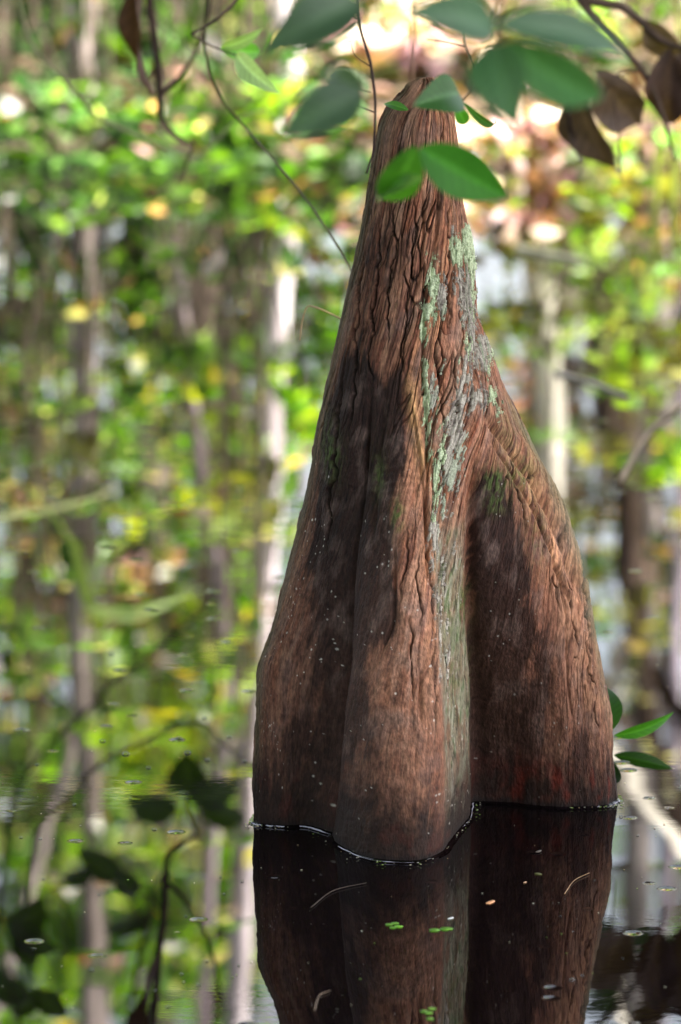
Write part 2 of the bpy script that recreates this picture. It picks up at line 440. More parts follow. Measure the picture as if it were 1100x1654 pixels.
# stains, with ragged noisy borders
stain = np.zeros((NZ, NT))
for (x, y, rx, ry, k) in [(575,640,26,70,.9),(560,730,32,90,.95),(610,700,28,80,.75),(640,650,18,60,.5),(545,840,36,90,.7),(520,960,34,110,.55),
                          (572,950,22,130,.7),(615,900,26,110,.75),(610,1000,30,60,.5),(640,740,16,50,.7),(560,1090,24,90,.6),(500,1130,36,90,.35),
                          (800,810,24,50,.8),(790,890,20,80,.75),(836,890,26,56,.5),(800,1000,34,110,.6),(860,1010,30,100,.35),(800,1130,36,110,.75),(830,1200,60,80,.5),
                          (560,1180,40,70,.35),(480,1230,50,50,.5),(590,1290,50,40,.55),(830,1180,26,40,.6),(940,1210,24,50,.5),(850,1230,16,50,.5),(530,1000,12,200,.7),(620,400,40,90,.25),(590,470,24,80,.3),(650,260,18,40,.5),(600,1180,20,60,.3),(880,1090,20,60,.4)]:
    stain += k * blob(x, y, rx * 1.15, ry * 1.1, 2.4)
stain = stain * front + (1 - front) * 0.35
sm = sstep(0.28, 0.62, stain + 0.30 * n1 + 0.22 * n4 + 0.10 * n2)
rag = 0.35 * n1 + 0.40 * fbm(aw * 75, z * 26, 5, 73) + 0.35 * n2 + 0.25 * n3
sm = sstep(0.36, 0.56, stain * 1.05 + rag - 0.04)
C = mixc(C, lin(84, 52, 42), sstep(0.12, 0.40, stain + rag) * 0.5)
C = mixc(C, lin(34, 20, 18), sm * 0.93)
# purple-grey silver weathering
C = mixc(C, lin(112, 92, 86), sstep(0.0, 0.4, n4) * 0.45)
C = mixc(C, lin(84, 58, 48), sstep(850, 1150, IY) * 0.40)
C *= (1 + 0.8 * n3 + 0.5 * n5 + 0.5 * fib2)[..., None]
C *= (1 - 0.30 * sstep(30, -50, IX - traj(([100,400,700,1000,1200,1400],[690,680,650,570,545,540]), IY)) * front)[..., None]  # left-facing side darkened in the colour, standing in for shade
# grey green right face of the middle lobe
fac = sstep(-6, 8, IX - (traj(RR, IY) + 2)) * sstep(6, -14, IX - traj(([100,680,750,850,950,1050,1150,1300,1500], [790,785,762,758,757,765,773,776,778]), IY)) * sstep(800, 920, IY) * front
C = mixc(C, lin(128, 128, 108), fac * (0.55 + 0.45 * sstep(-0.2, 0.3, n4)) * 0.9)
C = mixc(C, lin(84, 100, 66), fac * sstep(0.1, 0.35, fbm(a * 120, z * 60, 4, 93)) * 0.8)
C = mixc(C, lin(58, 50, 44), fac * sstep(0.0, 0.3, n2) * 0.5 * sstep(900, 1250, IY))
C = mixc(C, lin(166, 160, 144), fac * sstep(0.10, 0.35, fbm(a * 300, z * 30, 4, 96)) * 0.7)
C = mixc(C, lin(112, 76, 58), fac * sstep(0.05, 0.30, fbm(a * 110, z * 22, 4, 97)) * 0.75)
C = mixc(C, lin(44, 38, 30), fac * sstep(0.12, 0.34, fbm(a * 200, z * 60, 4, 98)) * 0.7)
# moss
for (x, y, rx, ry, k) in [(800,778,16,22,.8),(835,770,18,16,.6),(645,835,8,22,.9),(610,770,9,26,.7),(540,735,10,30,.5),(752,985,10,38,.9),(725,1000,8,50,.5),
                          (820,700,14,40,.4),(850,760,16,40,.5),(765,1100,6,40,.6),(800,815,12,12,.7),(530,720,10,40,.4),(870,860,14,50,.4),(735,1090,10,60,.5)]:
    C = mixc(C, lin(74, 92, 44), k * blob(x, y, rx * 1.2, ry * 1.2) * front * sstep(-0.3, 0.25, n5 + n2 * 0.5))
# green algae film on the far right rim and left rim
C = mixc(C, lin(96, 104, 76), np.exp(-((IX - traj(RE, IY)) / 10) ** 2) * sstep(600, 700, IY) * sstep(1300, 900, IY) * 0.6 * front)
C = mixc(C, lin(70, 72, 52), np.exp(-((IX - traj(LE, IY)) / 10) ** 2) * 0.6 * front)
# waterline wet band
wl = np.interp(IX, WLX, WLY)
hgt = (z) * 1000.0       # mm above water
wet = sstep(78, 20, hgt + 34 * n1 + 22 * n2 + 10 * n5 + np.interp(IX, [409,520,620,700,780,860,1000], [-6,-4,0,6,6,12,4]))
C = mixc(C, lin(36, 24, 21), wet * 0.94)
C = mixc(C, lin(92, 34, 22), wet * sstep(0.05, 0.3, n4) * 0.55 * (0.4 + sstep(780, 850, IX)))
C = mixc(C, lin(92, 32, 22), blob(860, 1262, 70, 32) * 0.75 * sstep(-0.3, 0.2, n4))
C = mixc(C, lin(26, 20, 20), sstep(9, 3, hgt + 5 * n2) * 0.8)
# lichen masks
def lich(items, seed, thr=0.5):
    m = np.zeros((NZ, NT))
    for (x, y, rx, ry, k) in items: m = np.maximum(m, k * blob(x, y, rx, ry, 2.2))
    nn = 0.55 * fbm(a * 150, z * 75, 4, seed) + 0.35 * fbm(a * 420, z * 260, 3, seed + 5)
    return sstep(thr - 0.06, thr + 0.18, m + nn * 1.25 + 0.25 * fib) * front * (m > 0.08)
mint = lich([(737,408,13,26,1),(754,395,9,34,1),(760,440,6,60,.7),(699,455,11,44,1),(694,500,13,28,.95),(683,535,8,26,.9),(681,492,7,16,.8),(686,610,6,34,1),(689,655,7,50,.95),
             (693,700,6,60,.7),(704,780,8,50,.95),(712,735,10,60,.75),(702,640,8,40,.5),(796,640,8,20,.8),(807,665,7,24,.5),(762,505,6,40,.6),(757,560,8,30,.6),(745,585,7,20,.4),(790,590,6,30,.5),(718,700,9,30,.5),(700,835,6,20,.6)], 101)
grey = lich([(714,478,9,40,.95),(742,455,10,44,.75),(752,480,12,60,.85),(763,540,12,60,.85),(778,572,16,36,.85),(748,640,14,50,.8),(737,700,18,70,1),(727,760,18,40,1),(703,860,10,46,.95),
             (697,905,6,50,.6),(700,640,10,40,.8),(713,600,10,30,.5),(772,640,20,30,.7),(756,610,16,40,.65),(738,180,3,30,.8),(731,375,5,16,.7),(718,810,12,40,.6),(705,960,6,50,.5),(712,1010,5,80,.6),(722,1080,6,90,.5),(716,930,6,60,.6),(735,900,8,40,.4)], 121)
lc = np.zeros((NZ, NT, 3)) + lin(188, 198, 166)
lc = mixc(lc, lin(146, 160, 126), sstep(0, 0.3, n5))
gc = np.zeros((NZ, NT, 3)) + lin(166, 158, 148)
gc = mixc(gc, lin(120, 110, 104), sstep(0, 0.3, n5)); gc = mixc(gc, lin(150, 168, 140), sstep(0.1, 0.4, n1) * 0.5)
# a thin grey bloom round the crusts belongs to the bark
C = mixc(C, gc, grey * 0.8); C = mixc(C, lc, mint * 0.8)
# deep shade in the crack bottoms, painted into the colour
C = mixc(C, lin(40, 28, 22), crk * rough * 0.55 * (.2 + .8 * gate1) * 1.3 + crk2 * (.3 + .7 * gate2) * 0.75 * (.35 + .65 * rough))
C = mixc(C, lin(26, 18, 15), CRK * 0.85)
# tiny white specks of spider silk / mould
sp = np.zeros((NZ, NT))
F1s, _, cS = voronoi(a * 260, z * 260, 141)
dens = np.clip(0.10 * sstep(740, 900, IY) + 0.5 * blob(450, 1000, 60, 140) + 0.4 * blob(628, 930, 10, 130) + 0.3 * blob(520, 800, 24, 60) + 0.35 * blob(760, 1280, 30, 40)
               + 0.3 * blob(830, 800, 20, 40) + 0.2 * blob(720, 1050, 40, 200) + 0.18 * blob(520, 1150, 90, 140), 0, 0.6)
dens = dens * sstep(-0.1, 0.35, fbm(a * 30, z * 18, 3, 147)) * 1.5
sp = (cS < dens * 0.30) * sstep(0.30, 0.12, F1s * (0.7 + 1.2 * HV[(cS * 4095).astype(int)])) * front
C = mixc(C, lin(196, 188, 180), sp * 0.7)
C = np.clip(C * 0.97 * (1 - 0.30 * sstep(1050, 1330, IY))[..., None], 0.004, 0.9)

knee = empty('cypress_knee', (0.0, Y0, 0.0), 'tall reddish brown cypress knee with pale green lichen standing in the dark water', 'cypress knee')
knee.location = ((FX[0, 0] + FX[0, -1]) / 2, Y0, 0)
idx = np.arange(NZ * NT).reshape(NZ, NT)
q = np.stack([idx[:-1, :], np.roll(idx, -1, 1)[:-1, :], np.roll(idx, -1, 1)[1:, :], idx[1:, :]], -1).reshape(-1, 4)
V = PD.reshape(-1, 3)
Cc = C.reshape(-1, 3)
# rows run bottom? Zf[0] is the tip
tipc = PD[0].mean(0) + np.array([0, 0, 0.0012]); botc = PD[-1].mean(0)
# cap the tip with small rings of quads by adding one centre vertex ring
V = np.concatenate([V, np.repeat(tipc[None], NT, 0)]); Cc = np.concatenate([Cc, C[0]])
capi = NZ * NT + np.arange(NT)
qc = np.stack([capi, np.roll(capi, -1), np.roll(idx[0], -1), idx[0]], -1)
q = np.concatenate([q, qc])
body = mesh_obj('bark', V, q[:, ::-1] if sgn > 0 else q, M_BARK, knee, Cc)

# lichen crusts: raised pieces of their own, one per patch of the trunk
def crust(mask, colr, name, y0, y1, lift, seed):
    m = np.where((IY >= y0) & (IY < y1), mask, 0)
    hgt_ = (sstep(0.3, 0.95, m) * lift * (0.75 + 0.5 * fbm(a * 600, z * 600, 3, seed)) - (m < 0.34) * 0.0006)
    PL = PD + N * hgt_[..., None]
    fm = m > 0.3
    keep = (fm[:-1] & np.roll(fm, -1, 1)[:-1] & np.roll(fm, -1, 1)[1:] & fm[1:]).ravel()
    qq = q[:(NZ - 1) * NT][keep]
    if len(qq) < 30: return
    u, inv = np.unique(qq, return_inverse=True)
    ob = mesh_obj(name, PL.reshape(-1, 3)[u], inv.reshape(-1, 4)[:, ::-1] if sgn > 0 else inv.reshape(-1, 4), M_LICHEN, knee, colr.reshape(-1, 3)[u])
    return ob
for (y0, y1, lb) in [(330, 470, 'mint green crust high on the right edge'), (470, 590, 'mint green crust beside the long crack'), (590, 715, 'long mint green strip down the crack'), (715, 880, 'lower end of the mint green strip')]:
    o_ = crust(mint, lc, 'lichen_patch', y0, y1, 0.0022, 150)
    if o_: o_['label'] = lb
for (y0, y1, lb) in [(330, 600, 'grey crust on the upper right bark'), (600, 830, 'broad silvery grey crust'), (830, 1100, 'thin grey crust running down the ridge')]:
    o_ = crust(grey, gc, 'lichen_patch', y0, y1, 0.0016, 160)
    if o_: o_['label'] = lb
# waterline ring in place coordinates, for the meniscus
iw = int(np.argmin(np.abs(Zf - 0.0)))
WLRING = PD[iw].copy()
print('knee verts', len(V))

# thin pale tube painting in the meniscus glint where water meets bark, broken here and there
j0 = np.arange(0, NF, 3); rp = WLRING[j0].copy(); cenx = WLRING[:, 0].mean()
outd = rp[:, :2] - np.array([cenx, Y0]); outd /= np.linalg.norm(outd, axis=1, keepdims=True)
rp[:, :2] += outd * 0.0022; rp[:, 2] = 0.0012
rr_ = 0.00045 * np.clip(0.55 + 2.2 * perlin(np.arange(len(j0)) / 13.0, np.zeros(len(j0)) + .4, 191) + 1.0 * perlin(np.arange(len(j0)) / 4.0, np.zeros(len(j0)) + .4, 193), 0.08, 1.6)
an = np.linspace(0, 2 * np.pi, 6, endpoint=False)
TV = rp[:, None] + np.stack([outd[:, None, 0] * np.cos(an)[None], outd[:, None, 1] * np.cos(an)[None], np.sin(an)[None] * np.ones((len(j0), 1))], -1) * rr_[:, None, None]
ti = np.arange(len(j0) * 6).reshape(-1, 6)
TF = np.stack([ti[:-1], np.roll(ti, -1, 1)[:-1], np.roll(ti, -1, 1)[1:], ti[1:]], -1).reshape(-1, 4)
mesh_obj('glint_line', TV.reshape(-1, 3), TF, M_LICHEN, knee, np.tile(lin(176, 172, 190), (len(TV) * 6, 1)))
# ------------------------------------------------------------------ water
m, t, out = new_mat('swamp_water')
p = t.nodes.new('ShaderNodeBsdfPrincipled')
p.inputs['Base Color'].default_value = (0.0022, 0.0014, 0.0018, 1)
p.inputs['Roughness'].default_value = 0.0
p.inputs['IOR'].default_value = 1.33
p.inputs['Specular IOR Level'].default_value = 0.44
tc = t.nodes.new('ShaderNodeTexCoord')
def nz(scale, stretch, dist, detail=2):
    mp = t.nodes.new('ShaderNodeMapping'); mp.inputs['Scale'].default_value = stretch
    t.links.new(tc.outputs['Object'], mp.inputs['Vector'])
    n = t.nodes.new('ShaderNodeTexNoise'); n.inputs['Scale'].default_value = scale; n.inputs['Detail'].default_value = detail
    t.links.new(mp.outputs[0], n.inputs['Vector'])
    return n
n1_ = nz(2.4, (1, 1.2, 1), 0, 2)
b1 = t.nodes.new('ShaderNodeBump'); b1.inputs['Strength'].default_value = 1.0; b1.inputs['Distance'].default_value = 0.00045
# fine squiggles, only in patches where dust drifts
n2_ = nz(34.0, (1, 1.7, 1), 0, 3); n3_ = nz(1.7, (1, 1.3, 1), 0, 3)
mk = t.nodes.new('ShaderNodeMapRange'); mk.interpolation_type = 'SMOOTHSTEP'
mk.inputs['From Min'].default_value = 0.48; mk.inputs['From Max'].default_value = 0.66; mk.inputs['To Min'].default_value = 0.0; mk.inputs['To Max'].default_value = 0.10
t.links.new(n3_.outputs['Fac'], mk.inputs['Value'])
ml = t.nodes.new('ShaderNodeMath'); ml.operation = 'MULTIPLY_ADD'
t.links.new(n2_.outputs['Fac'], ml.inputs[0]); t.links.new(mk.outputs[0], ml.inputs[1]); t.links.new(n1_.outputs['Fac'], ml.inputs[2])
t.links.new(ml.outputs[0], b1.inputs['Height'])
# dimples round floating specks: sparse voronoi cells
mp = t.nodes.new('ShaderNodeMapping'); mp.inputs['Scale'].default_value = (1, 1, 1)
t.links.new(tc.outputs['Object'], mp.inputs['Vector'])
vo = t.nodes.new('ShaderNodeTexVoronoi'); vo.inputs['Scale'].default_value = 17.0
t.links.new(mp.outputs[0], vo.inputs['Vector'])
dm = t.nodes.new('ShaderNodeMapRange'); dm.interpolation_type = 'SMOOTHERSTEP'
dm.inputs['From Min'].default_value = 0.0; dm.inputs['From Max'].default_value = 0.16; dm.inputs['To Min'].default_value = 0.0; dm.inputs['To Max'].default_value = 1.0
t.links.new(vo.outputs['Distance'], dm.inputs['Value'])
b2 = t.nodes.new('ShaderNodeBump'); b2.inputs['Strength'].default_value = 1.0; b2.inputs['Distance'].default_value = 0.0012
t.links.new(dm.outputs[0], b2.inputs['Height']); t.links.new(b1.outputs[0], b2.inputs['Normal'])
t.links.new(b2.outputs[0], p.inputs['Normal'])
t.links.new(p.outputs[0], out.inputs['Surface'])
M_WATER = m
Wv = [(-150, -120, 0), (150, -120, 0), (150, 200, 0), (-150, 200, 0)]
Wv = np.array(Wv, float); Wf = [[0, 1, 2, 3]]
# meniscus: the water climbs the knee over a few millimetres
ring = WLRING; nr = len(ring)
cen = ring.mean(0)
rd = ring[:, :2] - cen[:2]
tg = np.roll(ring, -3, 0)[:, :2] - np.roll(ring, 3, 0)[:, :2]
nn_ = np.stack([tg[:, 1], -tg[:, 0]], -1); nn_ /= np.linalg.norm(nn_, axis=1, keepdims=True)
if (nn_ * rd).sum() < 0: nn_ = -nn_
for _ in range(6): nn_ = nn_ + np.roll(nn_, 4, 0) + np.roll(nn_, -4, 0); nn_ /= np.linalg.norm(nn_, axis=1, keepdims=True)
prof = [(-0.003, 0.0030), (0.0004, 0.0024), (0.0012, 0.0017), (0.0022, 0.0010), (0.0034, 0.0005), (0.005, 0.0001), (0.0065, -0.0004)]
MV = []
for (dd, hh) in prof:
    MV.append(np.concatenate([ring[:, :2] + nn_ * dd, np.full((nr, 1), hh)], 1))
MV = np.concatenate(MV)
base = len(Wv); MF = []
for k in range(len(prof) - 1):
    for j in range(nr):
        j2 = (j + 1) % nr
        MF.append([base + k * nr + j, base + k * nr + j2, base + (k + 1) * nr + j2, base + (k + 1) * nr + j])
wo_ = mesh_obj('water', np.concatenate([Wv, MV]), Wf + MF, M_WATER)
tag(wo_, kind='structure'); wo_.data.polygons[0].use_smooth = False
# ------------------------------------------------------------------ ground, bank, leaf litter
def shore(x):
    return 9.9 - 0.35 * np.tanh(np.asarray(x) * 1.5) + 0.12 * np.sin(np.asarray(x) * 3.1) + 0.05 * np.sin(np.asarray(x) * 9.7)
def ground_h(x, y):
    x = np.asarray(x, float); y = np.asarray(y, float)
    d = y - shore(x)
    r = np.hypot(x, y - 3)
    h = np.where(d > 0, 0.10 * (1 - np.exp(-d / 0.25)) + 0.055 * d * np.exp(-d / 60), 0.16 * np.maximum(d, -3))
    side = np.maximum(np.abs(x) - 9, 0) ; back = np.maximum(-y - 9, 0)
    h = np.where(d <= 0, np.maximum(h, -0.45 + 0.15 * np.minimum(side, 5) + 0.15 * np.minimum(back, 5)), h)
    return h + 0.03 * fbm(x * 1.3, y * 1.3, 3, 201) * np.clip(np.abs(d), 0, 1) + np.minimum(r / 100, 1) * 0.0
def ax(lo, hi, dlo, dhi, n_d, n_o):
    return np.unique(np.concatenate([lo + (dlo - lo) * (1 - np.linspace(1, 0, n_o) ** 2.5), np.linspace(dlo, dhi, n_d), hi - (hi - dhi) * (1 - np.linspace(0, 1, n_o) ** 2.5)]))
gxs = ax(-150, 150, -4, 4, 120, 30); gys = ax(-120, 200, 8, 18, 150, 30)
GXg, GYg = np.meshgrid(gxs, gys)
GZg = ground_h(GXg, GYg)
nY, nX = GXg.shape
ii = np.arange(nY * nX).reshape(nY, nX)
gq = np.stack([ii[:-1, :-1], ii[:-1, 1:], ii[1:, 1:], ii[1:, :-1]], -1).reshape(-1, 4)
m, t, out = new_mat('forest_floor')
p = t.nodes.new('ShaderNodeBsdfPrincipled'); p.inputs['Roughness'].default_value = 0.9
tc = t.nodes.new('ShaderNodeTexCoord'); n = t.nodes.new('ShaderNodeTexNoise'); n.inputs['Scale'].default_value = 9; n.inputs['Detail'].default_value = 8
t.links.new(tc.outputs['Object'], n.inputs['Vector'])
cr = t.nodes.new('ShaderNodeValToRGB')
cr.color_ramp.elements[0].position = 0.35; cr.color_ramp.elements[0].color = (0.035, 0.022, 0.014, 1)
cr.color_ramp.elements[1].position = 0.68; cr.color_ramp.elements[1].color = (0.22, 0.14, 0.09, 1)
e = cr.color_ramp.elements.new(0.5); e.color = (0.09, 0.065, 0.035, 1)
t.links.new(n.outputs['Fac'], cr.inputs[0]); t.links.new(cr.outputs[0], p.inputs['Base Color']); t.links.new(p.outputs[0], out.inputs['Surface'])
tag(mesh_obj('ground', np.stack([GXg, GYg, GZg], -1).reshape(-1, 3), gq, m), kind='structure')

# ------------------------------------------------------------------ foliage builders
def leaf_cloud(C0, size, col, asp=0.5, droop=0.35, seed=0, up=0.5, curl=0.12):
    """C0 (n,3) positions -> one mesh of folded leaf shapes. returns V, F, colour"""
    rg = np.random.RandomState(seed)
    n = len(C0)
    size = np.broadcast_to(np.asarray(size, float), (n,))
    th = rg.uniform(0, 2 * np.pi, n); dr = rg.normal(-droop, 0.45, n)
    d = np.stack([np.cos(th) * np.cos(dr), np.sin(th) * np.cos(dr), np.sin(dr)], -1)
    nn = rg.normal(0, 1, (n, 3)) * (1 - up); nn[:, 2] += up * 1.6
    sd = np.cross(d, nn); sd /= np.linalg.norm(sd, axis=1, keepdims=True) + 1e-9
    nn = np.cross(sd, d)
    L = size[:, None]; W = L * asp * rg.uniform(0.8, 1.2, (n, 1)) * 0.5
    b = C0; mid = b + d * L * 0.45 - nn * L * curl * 0.3
    m2 = b + d * L * 0.75 - nn * L * curl * 0.55
    tip = b + d * L - nn * L * curl * 1.6
    l1 = b + d * L * 0.36 + sd * W * 0.98 + nn * L * curl * 0.5; r1 = b + d * L * 0.36 - sd * W * 0.98 + nn * L * curl * 0.5
    l2 = b + d * L * 0.70 + sd * W * 0.68 + nn * L * curl * 0.05; r2 = b + d * L * 0.70 - sd * W * 0.68 + nn * L * curl * 0.05
    V = np.stack([b, l1, mid, r1, l2, m2, r2, tip], 1).reshape(-1, 3)
    o = (np.arange(n) * 8)[:, None]
    F = np.concatenate([o + np.array([[0, 2, 1, 1]]), ], 0)
    tri = np.concatenate([o + np.array([[0, 2, 1]]), o + np.array([[0, 3, 2]]), o + np.array([[1, 2, 5]]), o + np.array([[1, 5, 4]]),
                          o + np.array([[3, 5, 2]]), o + np.array([[3, 6, 5]]), o + np.array([[4, 5, 7]]), o + np.array([[5, 6, 7]])], 0)
    return V, tri, np.repeat(col, 8, 0)

def tube(points, radii, nseg=8, rough=0.0, seed=0):
    """tapered tube along points"""
    P_ = np.array([tuple(p) for p in points], float); n = len(P_)
    T = np.gradient(P_, axis=0); T /= np.linalg.norm(T, axis=1, keepdims=True) + 1e-9
    ref = np.array([0, 0, 1.0]) if abs(T[:, 2]).mean() < 0.8 else np.array([0, 1.0, 0])
    A = np.cross(T, ref); A /= np.linalg.norm(A, axis=1, keepdims=True) + 1e-9
    B = np.cross(T, A)
    an = np.linspace(0, 2 * np.pi, nseg, endpoint=False)
    rr = np.asarray(radii, float)[:, None] * np.ones((1, nseg))
    if rough:
        rr = rr * (1 + rough * fbm(np.arange(n)[:, None] * 0.7 + seed * 3.1 + 0 * an[None], np.cos(an)[None] * 1.5 + np.sin(an)[None] * 2.1 + 0 * rr, 3, 300 + seed))
    V = P_[:, None] + A[:, None] * (np.cos(an)[None, :, None] * rr[..., None]) + B[:, None] * (np.sin(an)[None, :, None] * rr[..., None])
    V = V.reshape(-1, 3)
    i = np.arange(n * nseg).reshape(n, nseg)
    F = np.stack([i[:-1], np.roll(i, -1, 1)[:-1], np.roll(i, -1, 1)[1:], i[1:]], -1).reshape(-1, 4)
    # end caps
    c0, c1 = len(V), len(V) + 1
    V = np.concatenate([V, P_[:1], P_[-1:]])
    return V, F.tolist() + [[int(i[0, (k + 1) % nseg]), int(i[0, k]), c0] for k in range(nseg)] + [[int(i[-1, k]), int(i[-1, (k + 1) % nseg]), c1] for k in range(nseg)]
def join(parts):
    V = []; F = []; o = 0
    for v, f in parts:
        V.append(v); F += [[int(a_) + o for a_ in q_] for q_ in f]; o += len(v)
    return np.concatenate(V), F
def spline(pts, n):
    pts = np.array([tuple(p) for p in pts], float); tk = np.linspace(0, 1, len(pts)); tq = np.linspace(0, 1, n)
    return np.stack([pchip(tk, pts[:, k], tq) if len(pts) > 2 else np.interp(tq, tk, pts[:, k]) for k in range(3)], -1)
def wcol(V, base, var=0.25, seed=0, fx=30, fz=6):
    b = lin(*base)
    n = fbm(V[:, 0] * fx + V[:, 1] * fx * 0.7, V[:, 2] * fz, 4, seed + 400)
    return np.clip(b * (1 + var * 2.2 * n[:, None]), 0.003, 0.9)

GREENS = {  # sRGB-like leaf colours; white, and pink on shrubs, paint in sky sheen
    'mid':   [(84, 128, 34), (66, 112, 28), (104, 146, 44), (56, 96, 28)],
    'bright': [(128, 170, 44), (106, 158, 34), (150, 180, 60), (88, 140, 30)],
    'yellow': [(168, 182, 60), (190, 186, 70), (150, 176, 56), (196, 170, 90)],
    'dark':  [(40, 70, 26), (52, 84, 30), (34, 58, 24), (62, 92, 40)],
    'olive': [(90, 90, 46), (108, 110, 58), (72, 72, 38), (126, 130, 74)],
    'pale':  [(164, 190, 150), (140, 172, 120), (180, 196, 170), (110, 150, 80)],
    'brown': [(134, 104, 92), (108, 86, 74), (156, 128, 116), (90, 68, 58)],
    'pink':  [(196, 146, 152), (172, 126, 130), (206, 168, 168), (146, 104, 110)],
    'tan':   [(228, 204, 184), (206, 176, 140), (236, 220, 208), (190, 156, 126)],
    'white': [(214, 208, 216), (196, 200, 196), (186, 176, 186), (224, 224, 220)],
}
def pick(kind, n, rg, var=0.22):
    if isinstance(kind, str): kind = {kind: 1}
    ks = list(kind); w = np.array([kind[k] for k in ks], float); w /= w.sum()
    pal = np.array([[s2l(c) for c in GREENS[k]] for k in ks])
    a_ = rg.choice(len(ks), n, p=w); b_ = rg.randint(0, 4, n)
    return np.clip(pal[a_, b_] * np.exp(rg.normal(0, var, (n, 1))), 0.004, 0.85)

DENS = 1.9
def shrub(name, label, base, blobs, group=None, cat='shrub', seed=0, stemc=(96, 84, 72), stem_r=0.008, leaf_mat=None):
    """blobs: (px, py, rpx, rpy, Y, count, size, palette) - the reflected spot the leaf mass shows at"""
    rg = np.random.RandomState(1000 + seed)
    bx, by = base
    bz = float(ground_h(bx, by)) - 0.03
    o = empty(name, (bx, by, bz), label, cat, group)
    P_ = []; S_ = []; C_ = []; st = []
    for (px, py, rx, ry, Y, cnt, size, pal) in blobs:
        if name == 'shrub': cnt = int(cnt * DENS); size = size * 0.78
        c = mirrored(px, py, Y); k = Y / FPX
        ctr = np.array(c); rad = np.array([rx * k, max(rx * k * 0.9, 0.12), ry * k])
        # twigs inside the mass; leaves sit along them in tufts
        ntw = max(3, cnt // 9)
        s0 = np.array([bx, by, bz]); m_ = s0 * 0.45 + ctr * 0.55 + rg.normal(0, 0.05, 3) + np.array([0, 0, -0.1 * (ctr[2] - bz)])
        sp_ = spline([s0, m_, ctr], 10)
        st.append(tube(sp_, np.linspace(stem_r, stem_r * 0.4, 10), 6))
        dirs = rg.normal(0, 1, (ntw, 3)); dirs /= np.linalg.norm(dirs, axis=1, keepdims=True)
        ends = ctr + dirs * rad * rg.uniform(0.35, 1.0, (ntw, 1)) ** 0.6
        for e_ in ends[:60]:
            st.append(tube(spline([sp_[7], (sp_[7] + e_) / 2 + rg.normal(0, 0.015, 3), e_], 4), [stem_r * 0.4, stem_r * 0.32, stem_r * 0.25, stem_r * 0.15], 4))
        tw = rg.randint(0, ntw, cnt)
        pos = ends[tw] + rg.normal(0, 1, (cnt, 3)) * rad * 0.16
        pos[:, 2] = np.maximum(pos[:, 2], ground_h(pos[:, 0], pos[:, 1]) + 0.02)
        # keep the leaves on the land side, above the water a little
        P_.append(pos); S_.append(size * rg.uniform(0.6, 1.25, cnt)); C_.append(pick(pal, cnt, rg))
    V, F, c_ = leaf_cloud(np.concatenate(P_), np.concatenate(S_), np.concatenate(C_), asp=0.55, seed=seed)
    mesh_obj('foliage', V, F, leaf_mat or M_LEAF, o, c_)
    sv, sf_ = join(st)
    mesh_obj('stem', sv, sf_, M_WOOD, o, wcol(sv, stemc, 0.2, seed))
    return o

def tree(name, label, pts, radii, colr, crown=None, cat='tree', group=None, seed=0, limbs=3, nseg=16):
    """pts: trunk centre line in the place, from the ground up; crown (centre, radii, count, size, palette)"""
    rg = np.random.RandomState(2000 + seed)
    pts = np.array([tuple(p) for p in pts], float)
    o = empty(name, tuple(pts[0]), label, cat, group)
    sp_ = spline(pts, 40)
    sp_[:, :2] += 0.020 * np.stack([fbm(np.linspace(0, 7, 40) + seed, np.zeros(40) + .3, 2, 501), fbm(np.linspace(0, 7, 40) + seed, np.zeros(40) + .7, 2, 502)], -1) * (radii[0] / 0.04)
    rr = np.interp(np.linspace(0, 1, 40), np.linspace(0, 1, len(radii)), radii)
    rr[:4] *= np.array([1.6, 1.3, 1.12, 1.04])
    parts = [tube(sp_, rr, nseg, 0.25, seed)]
    if crown is not None:
        cc, cr_, cnt, size, pal = crown
        cc = np.array(cc, float); cr_ = np.array(cr_, float)
        tips = []
        for k in range(limbs):
            a_ = sp_[int(40 * (0.55 + 0.4 * k / max(1, limbs))) - 1]
            dv = rg.normal(0, 1, 3); dv /= np.linalg.norm(dv); e_ = cc + dv * cr_ * 0.75
            parts.append(tube(spline([a_, (a_ + e_) / 2 + [0, 0, 0.1 * cr_[2]], e_], 8), np.linspace(radii[-1] * 0.8, radii[-1] * 0.2, 8), 6)); tips.append(e_)
        ncl = max(6, cnt // 28)
        dv = rg.normal(0, 1, (ncl, 3)); dv /= np.linalg.norm(dv, axis=1, keepdims=True)
        cl = cc + dv * cr_ * rg.uniform(0.1, 1, (ncl, 1)) ** 0.5
        w_ = rg.randint(0, ncl, cnt)
        pos = cl[w_] + rg.normal(0, 1, (cnt, 3)) * cr_ * 0.11
        V, F, c_ = leaf_cloud(pos, size * rg.uniform(0.7, 1.3, cnt), pick(pal, cnt, rg), asp=0.55, seed=seed)
        mesh_obj('crown', V, F, M_LEAF, o, c_)
    tv, tf = join(parts)
    mesh_obj('trunk', tv, tf, M_WOOD, o, wcol(tv, colr, 0.50, seed, 26, 4))
    return o

